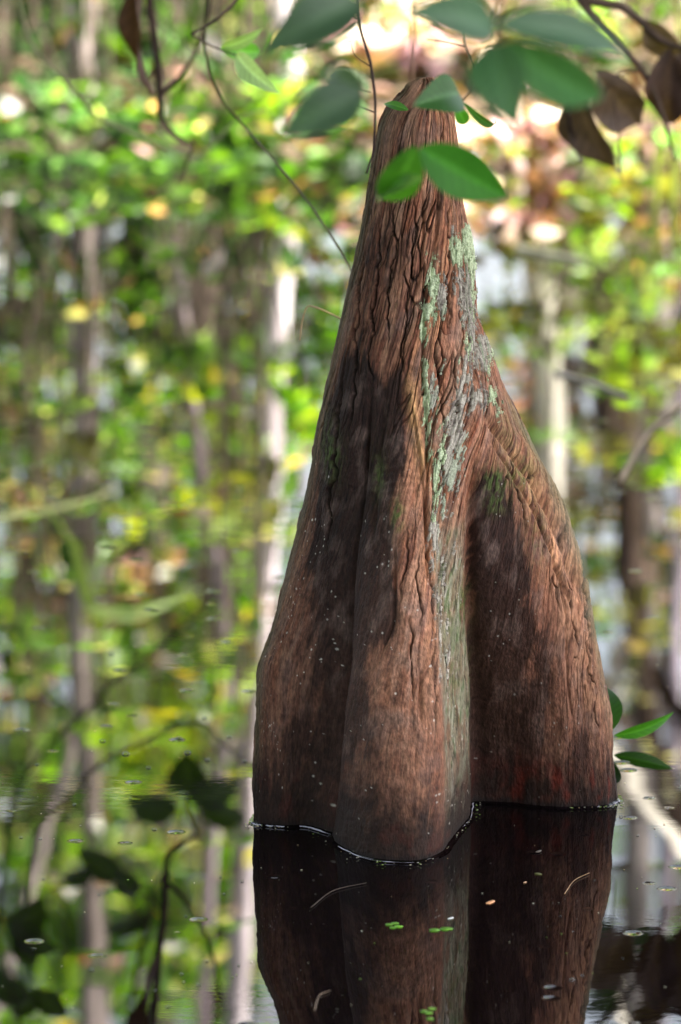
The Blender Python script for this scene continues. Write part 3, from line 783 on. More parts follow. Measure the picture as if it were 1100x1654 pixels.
# ------------------------------------------------------------------ leaf litter on the bank
rg = np.random.RandomState(77)
def litter(n, x0, x1, d0, d1, size, pal, seed, name, lift=0.012, up=0.85):
    rg = np.random.RandomState(seed)
    x = rg.uniform(x0, x1, n); d = d0 + (d1 - d0) * rg.uniform(0, 1, n) ** 1.3
    y = shore(x) + d
    P_ = np.stack([x, y, ground_h(x, y) + lift * rg.uniform(0.3, 2.2, n)], -1)
    V, F, c_ = leaf_cloud(P_, size * rg.uniform(0.5, 1.3, n), pick(pal, n, rg), asp=0.6, droop=0.0, up=up, seed=seed, curl=0.2)
    return tag(mesh_obj(name, V, F, M_LITTER, None, c_), kind='stuff')
litter(9000, -4, 4, 0.02, 6.0, 0.085, {'brown': 5, 'tan': .6, 'pink': .8, 'olive': 3, 'dark': 4}, 31, 'leaf_litter')
litter(1100, -3, 0.0, 0.05, 1.6, 0.07, {'mid': 4, 'olive': 2, 'dark': 6}, 32, 'ground_cover', 0.05, 0.5)
litter(420, -0.05, 0.36, 0.5, 2.6, 0.10, {'tan': 5, 'pink': 3}, 33, 'leaf_litter', 0.03)  # pale leaves laid as the sunlit patch, its brightness put into their colour

# ------------------------------------------------------------------ trees whose trunks show, or show in the water
def refl_line(pts, Y):
    return [mirrored(px, py, Y) for px, py in pts]
def grounded(pts):
    p0 = Vector(pts[0]); z0 = float(ground_h(p0.x, p0.y)) - 0.05
    return [Vector((p0.x, p0.y, z0))] + [Vector(p) for p in pts[1:]] if z0 < pts[1].z else pts
tree('slender_tree', 'grey brown upright slender tree on the bank at the photo left edge', grounded(refl_line([(128, 250), (132, 600), (134, 900), (140, 1250), (150, 1700), (150, 2600)], 10.3)),
     [0.034, 0.026, 0.025, 0.022, 0.02], (150, 138, 134), ((-1.1, 12.3, 5.0), (1.4, 1.0, 0.8), 900, 0.10, {'mid': 2, 'bright': 2}), seed=1)
tree('sapling', 'mauve grey leaning sapling between the left tree and pale trunk', grounded(refl_line([(268, 330), (290, 520), (322, 720), (352, 940), (366, 1120), (340, 1400), (290, 2400)], 10.9)),
     [0.024, 0.02, 0.018, 0.014, 0.012], (150, 136, 142), ((-0.2, 13.6, 5.2), (1.0, 0.8, 0.7), 500, 0.10, {'mid': 2, 'bright': 2}), seed=2)
tree('pale_trunk_tree', 'pale whitish smooth trunk just left of the cypress knee', grounded(refl_line([(474, 290), (452, 500), (440, 720), (434, 900), (420, 1050), (400, 1300), (378, 1650), (350, 2600)], 10.35)),
     [0.025, 0.024, 0.022, 0.024, 0.026], (222, 208, 214), None, seed=3)
tree('pale_trunk_tree', 'pale cream trunk close to the right edge of the knee', grounded(refl_line([(872, 420), (884, 640), (896, 900), (908, 1200), (915, 1700), (915, 2500)], 10.6)),
     [0.036, 0.030, 0.026, 0.024], (206, 200, 188), ((2.3, 14.5, 5.3), (1.0, 1.0, 0.7), 500, 0.10, {'mid': 2, 'bright': 2}), seed=4)
tree('dark_trunk_tree', 'dark brown trunk rising behind the right bank', grounded(refl_line([(930, 330), (985, 640), (1012, 820), (1024, 1010), (1064, 1230), (1150, 1450), (1500, 2300)], 11.2)),
     [0.042, 0.032, 0.028, 0.024], (66, 52, 44), ((3.0, 12.5, 5.5), (1.0, 1.0, 0.7), 500, 0.10, {'dark': 2, 'mid': 2}), seed=5)
tree('grey_trunk_tree', 'stout pale grey trunk near the photo right edge', grounded(refl_line([(1066, 430), (1058, 700), (1046, 900), (1038, 1150), (1036, 1500), (1036, 2500)], 13.2)),
     [0.05, 0.042, 0.036, 0.034], (164, 154, 152), ((3.4, 14.0, 5.6), (1.2, 1.0, 0.7), 600, 0.10, {'mid': 2, 'bright': 2}), seed=6)
tree('thin_sapling', 'thin lavender grey sapling at the far right', grounded(refl_line([(1112, 400), (1100, 800), (1090, 1100), (1078, 1400), (1060, 1900), (1050, 2600)], 11.6)),
     [0.022, 0.02, 0.018, 0.014], (178, 166, 182), None, seed=7)
# more trunks to either side, away from the photograph's narrow view
for k, (x, y, r_, c_) in enumerate([(-2.3, 11.5, .06, (120, 104, 92)), (-3.4, 13.2, .10, (96, 84, 76)), (2.2, 11.8, .06, (140, 128, 118)), (3.3, 12.7, .12, (92, 78, 68)), (-1.6, 14.5, .08, (130, 116, 110))]):
    tree('slender_tree', ['brown trunk on the bank beyond the left frame edge', 'broad grey trunk far left behind the bank', 'light brown trunk beyond the right frame edge', 'broad dark trunk far right behind the bank', 'grey trunk deep behind the left tree'][k],
         [(x, y, float(ground_h(x, y)) - .05), (x + .1, y, 1.5), (x - .05, y + .1, 3), (x + .2, y, 6)], [r_, r_ * .8, r_ * .6], c_, ((x, y, 6.0), (1.3, 1.3, 0.9), 700, 0.12, {'mid': 2, 'bright': 1, 'dark': 1}), seed=20 + k)

# ------------------------------------------------------------------ shrubs on the bank
SB = []
def add_shrub(lbl, base, blobs, **k): shrub('shrub', lbl, base, blobs, group='shrubs along the bank', seed=len(SB) + 1, **k); SB.append(1)
BR = {'bright': 4.5, 'mid': 4, 'yellow': .6, 'white': 1.6, 'pale': 1, 'dark': 2, 'brown': .8}
MD = {'mid': 5, 'dark': 4, 'bright': 1.5, 'white': 1.5, 'pink': .6, 'brown': 1}
MDK = {'dark': 5, 'mid': 3, 'pink': .6, 'white': .3}  # low-leaf mixes, here and below, darkened in colour for the bank's shade
MDD = {'dark': 7, 'mid': 2}
add_shrub('mid green leafy shrub at the far left of the bank', (-0.95, 11.0), [(30, 330, 90, 60, 10.9, 150, .065, MDK), (40, 420, 80, 50, 10.8, 90, .06, MDK), (60, 560, 110, 90, 11.2, 170, .07, MD), (20, 720, 90, 80, 11.3, 120, .07, MD)])
add_shrub('bright green shrub between the left trunk and mauve sapling', (-0.5, 10.7), [(210, 330, 90, 70, 10.7, 150, .07, MDK), (200, 470, 80, 80, 10.8, 120, .07, MDK), (230, 600, 80, 80, 10.9, 110, .07, BR), (180, 690, 60, 60, 11, 60, .06, {'pale': 3, 'bright': 2})])
add_shrub('large leaved green shrub right of the mauve sapling', (-0.28, 10.8), [(370, 330, 70, 70, 10.8, 90, .09, MDK), (390, 420, 60, 50, 10.9, 70, .07, MDK), (470, 520, 60, 90, 11, 60, .08, {'mid': 4, 'dark': 3}), (390, 560, 60, 60, 11.2, 80, .07, BR), (480, 660, 50, 60, 11.1, 60, .08, {'bright': 5, 'yellow': 1})])
add_shrub('yellow green shrub with glowing leaves beside the pale trunk', (-0.2, 11.5), [(420, 720, 60, 60, 11.5, 70, .08, {'bright': 4, 'yellow': 4}), (370, 780, 60, 60, 11.6, 60, .07, {'yellow': 4, 'bright': 2, 'brown': 1}), (330, 860, 70, 70, 11.8, 70, .07, {'bright': 3, 'mid': 3}), (300, 700, 60, 60, 11.5, 70, .07, {'yellow': 2, 'mid': 4})])
add_shrub('dark green shrub deep behind the left bank', (-0.9, 12.4), [(80, 820, 110, 80, 12.3, 110, .08, {'dark': 3, 'brown': 3, 'mid': 2}), (170, 960, 110, 90, 12.5, 110, .08, {'mid': 3, 'pink': 2, 'brown': 2}), (60, 1040, 90, 100, 12.5, 120, .08, MD), (250, 1040, 80, 90, 12.5, 90, .08, {'bright': 2, 'mid': 3, 'pink': 1})])
add_shrub('tall airy bright green shrub reaching high behind the left tree', (-0.8, 13.0), [(60, 1200, 110, 90, 13, 110, .085, BR), (200, 1160, 80, 80, 13, 80, .085, {'bright': 3, 'yellow': 2, 'pale': 2}), (90, 1350, 120, 100, 13.2, 120, .09, BR), (60, 1540, 120, 120, 13.4, 150, .09, {'dark': 3, 'mid': 4, 'bright': 2}), (200, 1560, 90, 110, 13.4, 90, .09, {'mid': 4, 'bright': 2})])
add_shrub('tall yellow green shrub behind the mauve sapling', (-0.35, 13.4), [(300, 1130, 80, 80, 13.2, 80, .085, {'bright': 5, 'yellow': 2}), (260, 1260, 90, 80, 13.2, 100, .085, {'bright': 5, 'yellow': 3}), (340, 1330, 60, 80, 13.5, 50, .085, {'yellow': 4, 'bright': 2}), (330, 1500, 90, 100, 13.4, 90, .09, {'bright': 4, 'mid': 3}), (390, 1180, 40, 70, 13.2, 30, .08, {'yellow': 3, 'bright': 3})])
add_shrub('green shrub hidden mostly behind the cypress knee', (0.1, 11.0), [(560, 400, 80, 100, 11, 110, .07, MD), (540, 600, 60, 100, 11.2, 70, .07, MD), (620, 800, 90, 120, 11.5, 60, .07, MD)])
add_shrub('olive shrub on the right bank beside the knee', (0.42, 10.3), [(850, 400, 70, 60, 10.3, 100, .06, {'olive': 5, 'brown': 3, 'mid': 1}), (820, 540, 60, 60, 10.4, 70, .06, {'olive': 4, 'yellow': 1, 'mid': 1}), (980, 500, 90, 70, 10.6, 110, .06, {'olive': 4, 'pale': 2, 'bright': 2})])
add_shrub('pale yellow green shrub at the right of the bank', (0.72, 10.6), [(960, 390, 60, 60, 10.4, 90, .06, {'pale': 3, 'bright': 3, 'olive': 2}), (1080, 420, 60, 70, 10.5, 60, .06, {'bright': 2, 'pale': 2, 'brown': 3}), (1040, 610, 80, 60, 10.8, 80, .06, {'olive': 3, 'bright': 2}), (1080, 740, 50, 60, 11, 40, .07, {'bright': 5, 'yellow': 1})])
add_shrub('sparse grey olive shrub behind the pale right trunk', (0.6, 11.8), [(940, 700, 70, 80, 11.8, 70, .07, {'olive': 3, 'dark': 2, 'brown': 1}), (850, 660, 50, 50, 11.7, 30, .07, {'pink': 3, 'olive': 2}), (960, 880, 80, 80, 12, 50, .07, {'brown': 2, 'dark': 2, 'olive': 1}), (1080, 900, 50, 80, 12, 50, .07, {'brown': 2, 'dark': 2})])
for k, (x, y) in enumerate([(-1.75, 11.2), (-2.6, 11.2), (1.8, 11.0), (2.6, 10.9), (-3.4, 12.0), (3.4, 11.9)]):
    bl = []
    for j in range(4):
        px = 550 + FPX * (x + rg.uniform(-.15, .15)) / y; bl.append((px, 380 + 260 * j + rg.uniform(-40, 40), 380, 150, y + .2 * j, 420, .075, [MD, BR, MD, BR][j]))
    add_shrub(['rounded green shrub past the left frame edge', 'second green shrub past the left frame edge', 'rounded green shrub past the right frame edge', 'second green shrub past the right frame edge', 'outermost green shrub far left', 'outermost green shrub far right'][k], (x, y), bl)

# ------------------------------------------------------------------ the wood further back
rg = np.random.RandomState(99)
FT = [(-3.2, 19), (-1.5, 18), (-0.6, 20.5), (0.3, 24), (1.1, 21.5), (1.9, 19.5), (3.4, 23), (-2.4, 25), (-1.2, 29), (0.6, 31), (1.8, 29), (-3.8, 33), (3.5, 34), (-0.4, 36), (-6, 22), (6, 24), (-6.5, 32), (6.5, 33)]
wl_ = ['tall', 'leaning', 'forked', 'stout', 'thin', 'crooked']
for k, (x, y) in enumerate(FT):
    right = x > 0.2
    h_ = (0.27 * y) 
    r_ = rg.uniform(.05, .11) * y / 20
    g0 = float(ground_h(x, y)) - .1
    lean = rg.uniform(-.5, .5)
    cnt = 1700 if abs(x) > 2.3 else (560 if not right else 80)
    zc = h_ * (0.62 if not right else 0.5)
    tree('forest_tree', '%s tree in the wood behind the bank, %s' % (['slim', 'bushy', 'leafy', 'thin crowned', 'loose', 'shady'][k % 6], ['between the left trunks', 'behind the mauve sapling', 'behind the knee', 'past the right trunk', 'deep in the shade', 'at the back'][(k * 5 + k // 6) % 6]),
         [(x, y, g0), (x + lean * .3, y, h_ * .4), (x + lean, y + .2, h_ * .8), (x + lean, y, h_ * 1.3)], [r_, r_ * .85, r_ * .6], [(120, 108, 104), (150, 140, 140), (84, 72, 64), (168, 158, 160)][k % 4],
         ((x, y, zc + .8), (1.5 * y / 20, 1.2, h_ * .52), cnt, 0.012 * y * .62, {'mid': 4, 'bright': 3, 'dark': 2, 'yellow': 1} if not right else {'mid': 3, 'olive': 3, 'dark': 2, 'pale': 1}), seed=40 + k, limbs=5, group='trees in the wood behind the bank', nseg=10)

# ------------------------------------------------------------------ unseen trees added round the pool, crowns shaped to shade the knee
def big_tree(label, base, top, cc, cr_, cnt, size, seed):
    tree('added_shade_tree', label, [(base[0], base[1], -0.5), ((base[0] * 2 + top[0]) / 3, (base[1] * 2 + top[1]) / 3, top[2] * .4), (top[0], top[1], top[2] * .8), top], [.22, .16, .12, .06], (110, 92, 80), (cc, cr_, cnt, size, {'mid': 4, 'dark': 3, 'bright': 1}), seed=seed, limbs=8)
big_tree('added unseen canopy tree over the pool at the right', (3.3, 5.2), (3.2, 5.0, 5.4), (3.6, 4.6, 4.8), (2.6, 3.2, 0.9), 26000, .16, 70)
big_tree('unseen canopy tree standing left of the pool', (-4.2, 3.6), (-4.0, 3.8, 6.0), (-4.0, 3.8, 3.6), (1.6, 3.4, 2.4), 5000, .2, 71)
big_tree('unseen canopy tree standing behind the viewpoint', (-1.5, -5.0), (-1.2, -5.0, 6.0), (-0.5, -5.0, 3.6), (4.2, 1.6, 2.6), 7000, .2, 72)

big_tree('added unseen canopy tree leaning out over the water near the viewpoint', (-3.0, 1.2), (-0.6, 1.8, 4.6), (-0.1, 2.6, 4.4), (3.0, 3.4, 0.8), 16000, .17, 73)
# plants along the water's edge, in front of the trunks
def edge_plant(lbl, base, blobs): shrub('bank_plant', lbl, base, blobs, group='low plants at the water edge', cat='plant', seed=300 + len(SB), stem_r=.004); SB.append(1)
edge_plant('low green plant hanging over the left shore', (-0.62, 9.95), [(60, 276, 110, 12, 9.7, 90, .06, MDD), (150, 262, 60, 14, 9.75, 40, .06, MDD), (40, 300, 90, 30, 9.9, 90, .06, MDK), (120, 340, 50, 40, 9.9, 40, .055, {'mid': 2, 'pale': 2})])
edge_plant('low mid green plant at the shore between left trunks', (-0.38, 9.9), [(230, 272, 100, 14, 9.65, 90, .06, MDD), (330, 268, 60, 14, 9.7, 50, .06, MDK), (215, 300, 80, 34, 9.85, 80, .06, MDK), (290, 330, 60, 40, 9.85, 40, .06, MD), (300, 430, 30, 40, 9.9, 14, .06, MD)])
edge_plant('low dark plant at the shore beside the pale trunk', (-0.18, 9.9), [(410, 272, 90, 14, 9.65, 80, .06, MDD), (540, 276, 70, 14, 9.7, 60, .06, MDD), (390, 300, 60, 34, 9.85, 70, .065, MDK), (455, 350, 40, 30, 9.8, 20, .06, {'yellow': 2, 'bright': 2}), (500, 320, 60, 40, 9.8, 60, .06, MD)])
edge_plant('tall thin plant whose leaves cross the pale trunk', (-0.16, 9.95), [(446, 440, 26, 22, 9.9, 9, .07, MD), (452, 585, 40, 28, 9.9, 14, .075, {'mid': 3, 'bright': 3}), (455, 668, 34, 16, 9.9, 7, .08, {'bright': 3}), (430, 790, 50, 24, 9.95, 15, .08, {'olive': 2, 'mid': 2}), (425, 860, 30, 24, 10, 8, .07, MD), (410, 985, 30, 20, 10, 6, .07, MD)])
edge_plant('airy plant with leaves crossing the mauve sapling', (-0.4, 10.1), [(300, 560, 34, 40, 10.1, 12, .07, BR), (330, 660, 40, 40, 10.1, 14, .07, {'yellow': 2, 'mid': 3}), (360, 830, 50, 50, 10.1, 16, .07, {'yellow': 2, 'brown': 2, 'bright': 2}), (370, 1010, 40, 60, 10.2, 12, .08, BR), (350, 1130, 60, 40, 10.2, 12, .08, {'bright': 3, 'yellow': 2})])
edge_plant('airy plant with leaves crossing the left trunk', (-0.56, 10.0), [(130, 420, 40, 40, 10, 14, .065, MD), (140, 620, 40, 40, 10, 10, .065, {'pale': 2, 'olive': 2}), (120, 740, 50, 30, 10, 14, .065, {'olive': 3, 'mid': 2}), (130, 930, 40, 60, 10.1, 14, .07, {'dark': 3, 'mid': 2}), (170, 1090, 40, 40, 10.1, 10, .07, {'pale': 3, 'bright': 2})])
edge_plant('low olive plant at the right shore', (0.42, 9.6), [(800, 290, 60, 14, 9.4, 50, .06, {'olive': 3, 'tan': 2, 'mid': 1}), (980, 300, 90, 14, 9.35, 70, .06, {'olive': 3, 'tan': 1, 'bright': 2}), (830, 320, 60, 40, 9.55, 70, .055, {'olive': 4, 'brown': 3, 'mid': 1}), (960, 330, 60, 50, 9.55, 60, .055, {'olive': 3, 'bright': 2, 'pale': 1}), (1060, 350, 50, 50, 9.6, 50, .055, {'brown': 4, 'olive': 2, 'bright': 1})])

edge_plant('airy plant with leaves crossing the cream trunk right of the knee', (0.5, 10.2), [(880, 560, 60, 50, 10.3, 26, .06, {'olive': 4, 'bright': 2, 'pale': 2}), (905, 700, 50, 30, 10.3, 12, .06, {'bright': 2, 'pale': 2}), (900, 830, 60, 40, 10.3, 16, .06, {'olive': 3, 'bright': 1, 'white': 1}), (920, 960, 60, 40, 10.3, 14, .06, {'olive': 3, 'dark': 2})])
edge_plant('olive plant with pale leaves at the right edge of the view', (0.8, 10.1), [(1000, 560, 70, 60, 10.1, 46, .06, {'olive': 4, 'bright': 2, 'pale': 2}), (1080, 560, 60, 60, 10.1, 30, .06, {'olive': 3, 'mid': 2, 'white': 1}), (1010, 760, 70, 50, 10.2, 24, .06, {'olive': 3, 'bright': 2}), (1090, 860, 40, 60, 10.2, 12, .06, {'tan': 1, 'olive': 2})])
edge_plant('thin plant with scattered leaves deep left of the knee', (-0.3, 10.3), [(390, 700, 60, 60, 10.5, 26, .06, BR), (270, 800, 70, 60, 10.5, 30, .06, BR), (390, 900, 50, 60, 10.5, 18, .06, BR), (250, 940, 70, 50, 10.6, 22, .06, {'pink': 3, 'white': 2, 'mid': 2}), (300, 1060, 70, 50, 10.7, 20, .065, BR), (400, 1150, 30, 50, 10.7, 8, .06, BR)])
edge_plant('thin plant with scattered leaves near the left edge', (-0.75, 10.4), [(50, 640, 70, 60, 10.5, 26, .06, MD), (60, 780, 70, 50, 10.5, 22, .06, {'pink': 3, 'white': 2, 'mid': 3}), (70, 920, 70, 50, 10.6, 24, .06, {'pink': 3, 'white': 3, 'mid': 3}), (180, 860, 50, 50, 10.6, 16, .06, BR), (40, 1080, 60, 60, 10.7, 24, .065, BR), (200, 1200, 60, 60, 10.8, 18, .065, BR), (60, 1250, 60, 60, 10.8, 18, .065, BR)])

BW = {'bright': 5, 'mid': 2, 'yellow': 1, 'white': 2.5, 'pale': 2, 'dark': 1}
edge_plant('tall spindly plant whose top leaves reach above the left trunk base', (-0.7, 10.9), [(60, 1180, 70, 70, 11, 30, .06, BW), (130, 1300, 70, 60, 11.1, 34, .06, BW), (50, 1400, 70, 60, 11.2, 30, .06, BW), (150, 1480, 60, 60, 11.2, 30, .06, BW), (70, 1590, 80, 60, 11.3, 36, .06, {'dark': 3, 'mid': 3, 'bright': 1}), (170, 1620, 50, 50, 11.3, 18, .06, BW)])
edge_plant('tall spindly plant rising between mauve sapling and pale trunk', (-0.3, 10.9), [(250, 1150, 70, 50, 11, 30, .06, BW), (330, 1240, 60, 50, 11.1, 26, .06, BW), (240, 1360, 60, 60, 11.2, 26, .06, BW), (330, 1450, 60, 60, 11.2, 30, .06, BW), (390, 1350, 30, 60, 11.2, 12, .06, {'yellow': 2, 'bright': 2}), (280, 1580, 80, 60, 11.3, 34, .06, BW), (380, 1250, 30, 50, 11.3, 10, .06, BW)])
edge_plant('sparse tall plant with a few leaves over the right shore', (0.7, 11.0), [(990, 1100, 60, 60, 11, 10, .06, {'olive': 2, 'white': 2, 'dark': 1}), (1080, 1250, 40, 60, 11, 10, .06, {'olive': 2, 'white': 3}), (1050, 1020, 60, 60, 11, 14, .06, {'olive': 3, 'white': 2, 'tan': 1})])

edge_plant('leafy plant whose tips cross the left trunk higher up', (-0.5, 9.95), [(140, 1020, 40, 30, 10.0, 10, .06, BW), (140, 1180, 40, 30, 10.0, 10, .06, BW), (150, 1330, 40, 30, 10.0, 10, .06, MD), (160, 1440, 40, 40, 10.05, 10, .06, MD), (150, 1570, 40, 40, 10.05, 12, .06, MDK), (140, 520, 40, 40, 10, 14, .06, MD), (130, 820, 40, 30, 10, 10, .06, {'olive': 2, 'mid': 2})])
edge_plant('leafy plant whose tips cross the mauve and pale trunks higher up', (-0.25, 9.95), [(345, 1160, 36, 30, 10.1, 9, .06, BW), (330, 1340, 40, 40, 10.1, 10, .06, BW), (400, 1240, 26, 30, 10.0, 8, .06, {'yellow': 2, 'bright': 3}), (395, 1370, 30, 24, 10.0, 8, .06, {'yellow': 3, 'mid': 2}), (320, 1520, 40, 40, 10.1, 10, .06, MD), (425, 1090, 20, 30, 10.0, 6, .06, BW), (440, 720, 20, 16, 9.95, 4, .06, BR), (385, 1480, 20, 20, 10, 4, .06, MD)])
# ------------------------------------------------------------------ leaves and twigs that hang over the water
def leaf(base, tip, width, parent, colr, mat=None, serr=0.0, fold=0.25, bend=0.12, roll=0.0, seed=0, name='leaf', petiole=0.0, wave=0.0):
    """one leaf blade from base to tip (place coordinates), facing the viewpoint unless rolled"""
    rg = np.random.RandomState(5000 + seed)
    base = np.array(base, float); tip = np.array(tip, float)
    d = tip - base; L = np.linalg.norm(d); d /= L
    view = np.array([0, 0, H]) - base; view /= np.linalg.norm(view)
    nn = view - d * (view @ d); nn /= np.linalg.norm(nn)
    sd = np.cross(d, nn)
    cr_, sr = math.cos(roll), math.sin(roll)
    nn, sd = nn * cr_ + sd * sr, sd * cr_ - nn * sr
    nu, nv = 27, 9
    V = np.zeros((nu, nv, 3))
    for i in range(nu):
        u = i / (nu - 1)
        prof = math.sin(math.pi * u ** 0.82) ** 0.85 * (1 - 0.25 * u) * 1.12 if 0 < u < 1 else 0.02
        if serr: prof *= 1 + serr * (1 if i % 2 else -1) * (0.3 + 0.7 * u)
        for j in range(nv):
            v = (j / (nv - 1)) * 2 - 1
            w = width * 0.5 * prof * v
            V[i, j] = base + d * (L * u) + sd * (w * math.cos(fold)) + nn * (abs(w) * math.sin(fold) - bend * L * 4 * (u - 0.5) ** 2 + bend * L) \
                + nn * wave * width * (math.sin(9 * u + 2 * v + seed) * abs(v))
    i = np.arange(nu * nv).reshape(nu, nv)
    F = np.stack([i[:-1, :-1], i[1:, :-1], i[1:, 1:], i[:-1, 1:]], -1).reshape(-1, 4)
    c = np.tile(s2l(colr), (nu * nv, 1))
    vv = np.abs(np.tile(np.linspace(-1, 1, nv), nu))
    uu = np.repeat(np.linspace(0, 1, nu), nv)
    c *= (1 + 0.30 * (np.abs(np.cos(uu * 26 - vv * 5)) ** 6)[:, None] - 0.12 * rg.uniform(0, 1, (nu * nv, 1))) * (1 + 0.25 * rg.normal(0, .3))
    c = np.where((vv < 0.05)[:, None], c * 1.5 + 0.01, c)
    o = mesh_obj(name, V.reshape(-1, 3), F, mat or M_LEAF, parent, np.clip(c, 0.004, .8))
    return o
def twig_part(parent, lines, colr, seed=0, name='twig'):
    """lines: (points, r0, r1) in the place; joined as one woody piece"""
    ps = []
    for k, (pts, r0, r1) in enumerate(lines):
        sp_ = spline(pts, max(8, 6 * len(pts))); n = len(sp_)
        ps.append(tube(sp_, np.linspace(r0, r1, n), 8, 0.3, seed + k))
    V, F = join(ps)
    return mesh_obj(name, V, F, M_WOOD, parent, wcol(V, colr, 0.3, seed, 60, 30))
def P2(pts, Y, dY=0.0):
    n = len(pts); return [at(x, y, Y + dY * k / max(1, n - 1)) for k, (x, y) in enumerate(pts)]
def M2(pts, Y, dY=0.0):
    n = len(pts); return [mirrored(x, y, Y + dY * k / max(1, n - 1)) for k, (x, y) in enumerate(pts)]
k3 = 2.55 / FPX
DG = (52, 82, 62)
# 1. big dark leaves hanging at the top right of the knee
o = empty('hanging_branch', at(830, -160, 2.55), 'branch with four large dark blurred leaves hanging over the top right', 'branch')
twig_part(o, [(P2([(830, -160), (815, -40), (800, 40), (795, 62)], 2.55), .0022, .0012), (P2([(812, -20), (740, -5), (800, 50)], 2.56), .0009, .0007)], (70, 60, 50), 1)
leaf(at(802, 48, 2.55), at(652, 18, 2.52), 84 * k3, o, DG, roll=.35, serr=.09, seed=1)
leaf(at(802, 40, 2.55), at(1012, 92, 2.6), 74 * k3, o, DG, roll=-.5, serr=.09, seed=2)
leaf(at(792, 72, 2.55), at(836, 208, 2.52), 100 * k3, o, (56, 92, 60), roll=.1, serr=.09, seed=3)
leaf(at(812, 68, 2.55), at(972, 158, 2.62), 86 * k3, o, (58, 98, 64), roll=.2, serr=.09, seed=4)
# 2. dark leaves left of the tip
o = empty('hanging_branch', at(610, -160, 2.58), 'branch with three dark bluish blurred leaves left of the knee tip', 'branch')
twig_part(o, [(P2([(612, -160), (600, -50), (584, 0), (586, 90), (592, 150)], 2.58), .0012, .0007)], (70, 60, 50), 2)
leaf(at(584, 2, 2.58), at(418, 92, 2.56), 96 * k3, o, (48, 72, 54), roll=.3, serr=.09, seed=5)
leaf(at(588, 150, 2.58), at(452, 222, 2.57), 88 * k3, o, (54, 78, 62), roll=.2, serr=.09, seed=6)
leaf(at(592, 146, 2.58), at(524, 118, 2.62), 46 * k3, o, (56, 78, 60), roll=.3, serr=.09, seed=7)
# 3. green leaves in front of the knee
o = empty('hanging_branch', at(700, -160, 3.1), 'sprig of three green leaves hanging in front of the knee', 'branch')
twig_part(o, [(P2([(700, -160), (668, 20), (666, 140), (674, 242)], 3.14), .0012, .0010)], (112, 84, 66), 3)
k31 = 3.15 / FPX
leaf(at(678, 238, 3.14), at(820, 318, 3.16), 84 * k31, o, (44, 92, 34), roll=.15, seed=8)
leaf(at(672, 234, 3.14), at(618, 322, 3.2), 70 * k31, o, (60, 110, 46), roll=-.3, seed=9)
leaf(at(684, 288, 3.14), at(612, 326, 3.22), 34 * k31, o, (90, 130, 66), roll=.6, seed=10)
# 4. sprig at the tip
o = empty('leafy_twig', at(720, -120, 3.8), 'thin curved twig with a bright green leaf touching the knee tip', 'twig')
twig_part(o, [(P2([(720, -120), (742, 20), (752, 76), (764, 112), (762, 140), (738, 172)], 3.7), .0009, .0007), (P2([(752, 76), (720, 68), (690, 64)], 3.7), .0006, .0004)], (74, 62, 48), 4)
k37 = 3.7 / FPX
leaf(at(742, 152, 3.55), at(664, 172, 3.5), 66 * k37, o, (34, 78, 24), roll=.2, serr=.06, seed=11)
leaf(at(738, 172, 3.7), at(752, 200, 3.72), 22 * k37, o, (70, 130, 46), seed=12)
leaf(at(748, 165, 3.75), at(800, 192, 3.85), 15 * k37, o, (50, 90, 40), roll=.5, seed=13)
leaf(at(660, 178, 3.98), at(620, 168, 4.0), 16 * k37, o, (50, 96, 36), roll=.3, seed=14)
# 5. thorny thin twig left of the tip
o = empty('bare_twig', at(575, -120, 3.8), 'thin dark thorny twig hanging just left of the knee tip', 'twig')
twig_part(o, [(P2([(575, -120), (580, 30), (600, 110), (606, 170), (604, 235), (592, 280)], 3.8), .0014, .0008), (P2([(581, 34), (562, 22)], 3.8), .0006, .0002), (P2([(599, 108), (572, 88), (566, 66)], 3.8), .0006, .0002),
              (P2([(600, 150), (575, 140), (566, 112)], 3.8), .0005, .0002), (P2([(606, 182), (572, 168)], 3.8), .0007, .0003), (P2([(566, 66), (556, 70)], 3.8), .0004, .0002)], (52, 40, 38), 5)
# 6. fine twig running down to the left side of the knee
o = empty('bare_twig', at(398, 208, 5.0), 'fine reddish twig slanting down behind the left side of the knee', 'twig')
twig_part(o, [(P2([(398, 208), (440, 256), (500, 330), (548, 402), (600, 500)], 5.0, -.5), .0014, .0012), (P2([(398, 208), (352, 150), (330, 60), (350, -150)], 5.0), .0014, .0016)], (70, 66, 40), 6)
o = empty('bare_twig', at(575, 560, 4.5), 'tiny pale hooked twig poking out left of the knee', 'twig')
twig_part(o, [(P2([(600, 560), (545, 512), (500, 494), (490, 510), (484, 550)], 4.45), .0010, .0005)], (168, 140, 104), 7)
# 7. the drooping branch at the left with its leaves, mirrored as dark shapes lower down
YB = 5.8; kb = YB / FPX
o = empty('drooping_branch', mirrored(236, 1800, YB), 'dark drooping branch at the upper left, leaves mirrored below as silhouettes', 'branch')
twig_part(o, [(M2([(236, 1800), (244, 1700), (254, 1560), (266, 1450), (268, 1392), (288, 1366), (318, 1346)], YB), .0060, .0026),
              (M2([(268, 1425), (306, 1462), (336, 1520), (352, 1585), (362, 1625)], YB), .0030, .0016),
              (M2([(318, 1346), (304, 1310), (300, 1290)], YB), .002, .0012),
              (M2([(262, 1470), (240, 1450), (225, 1450)], YB), .0016, .0008)], (62, 46, 38), 8)
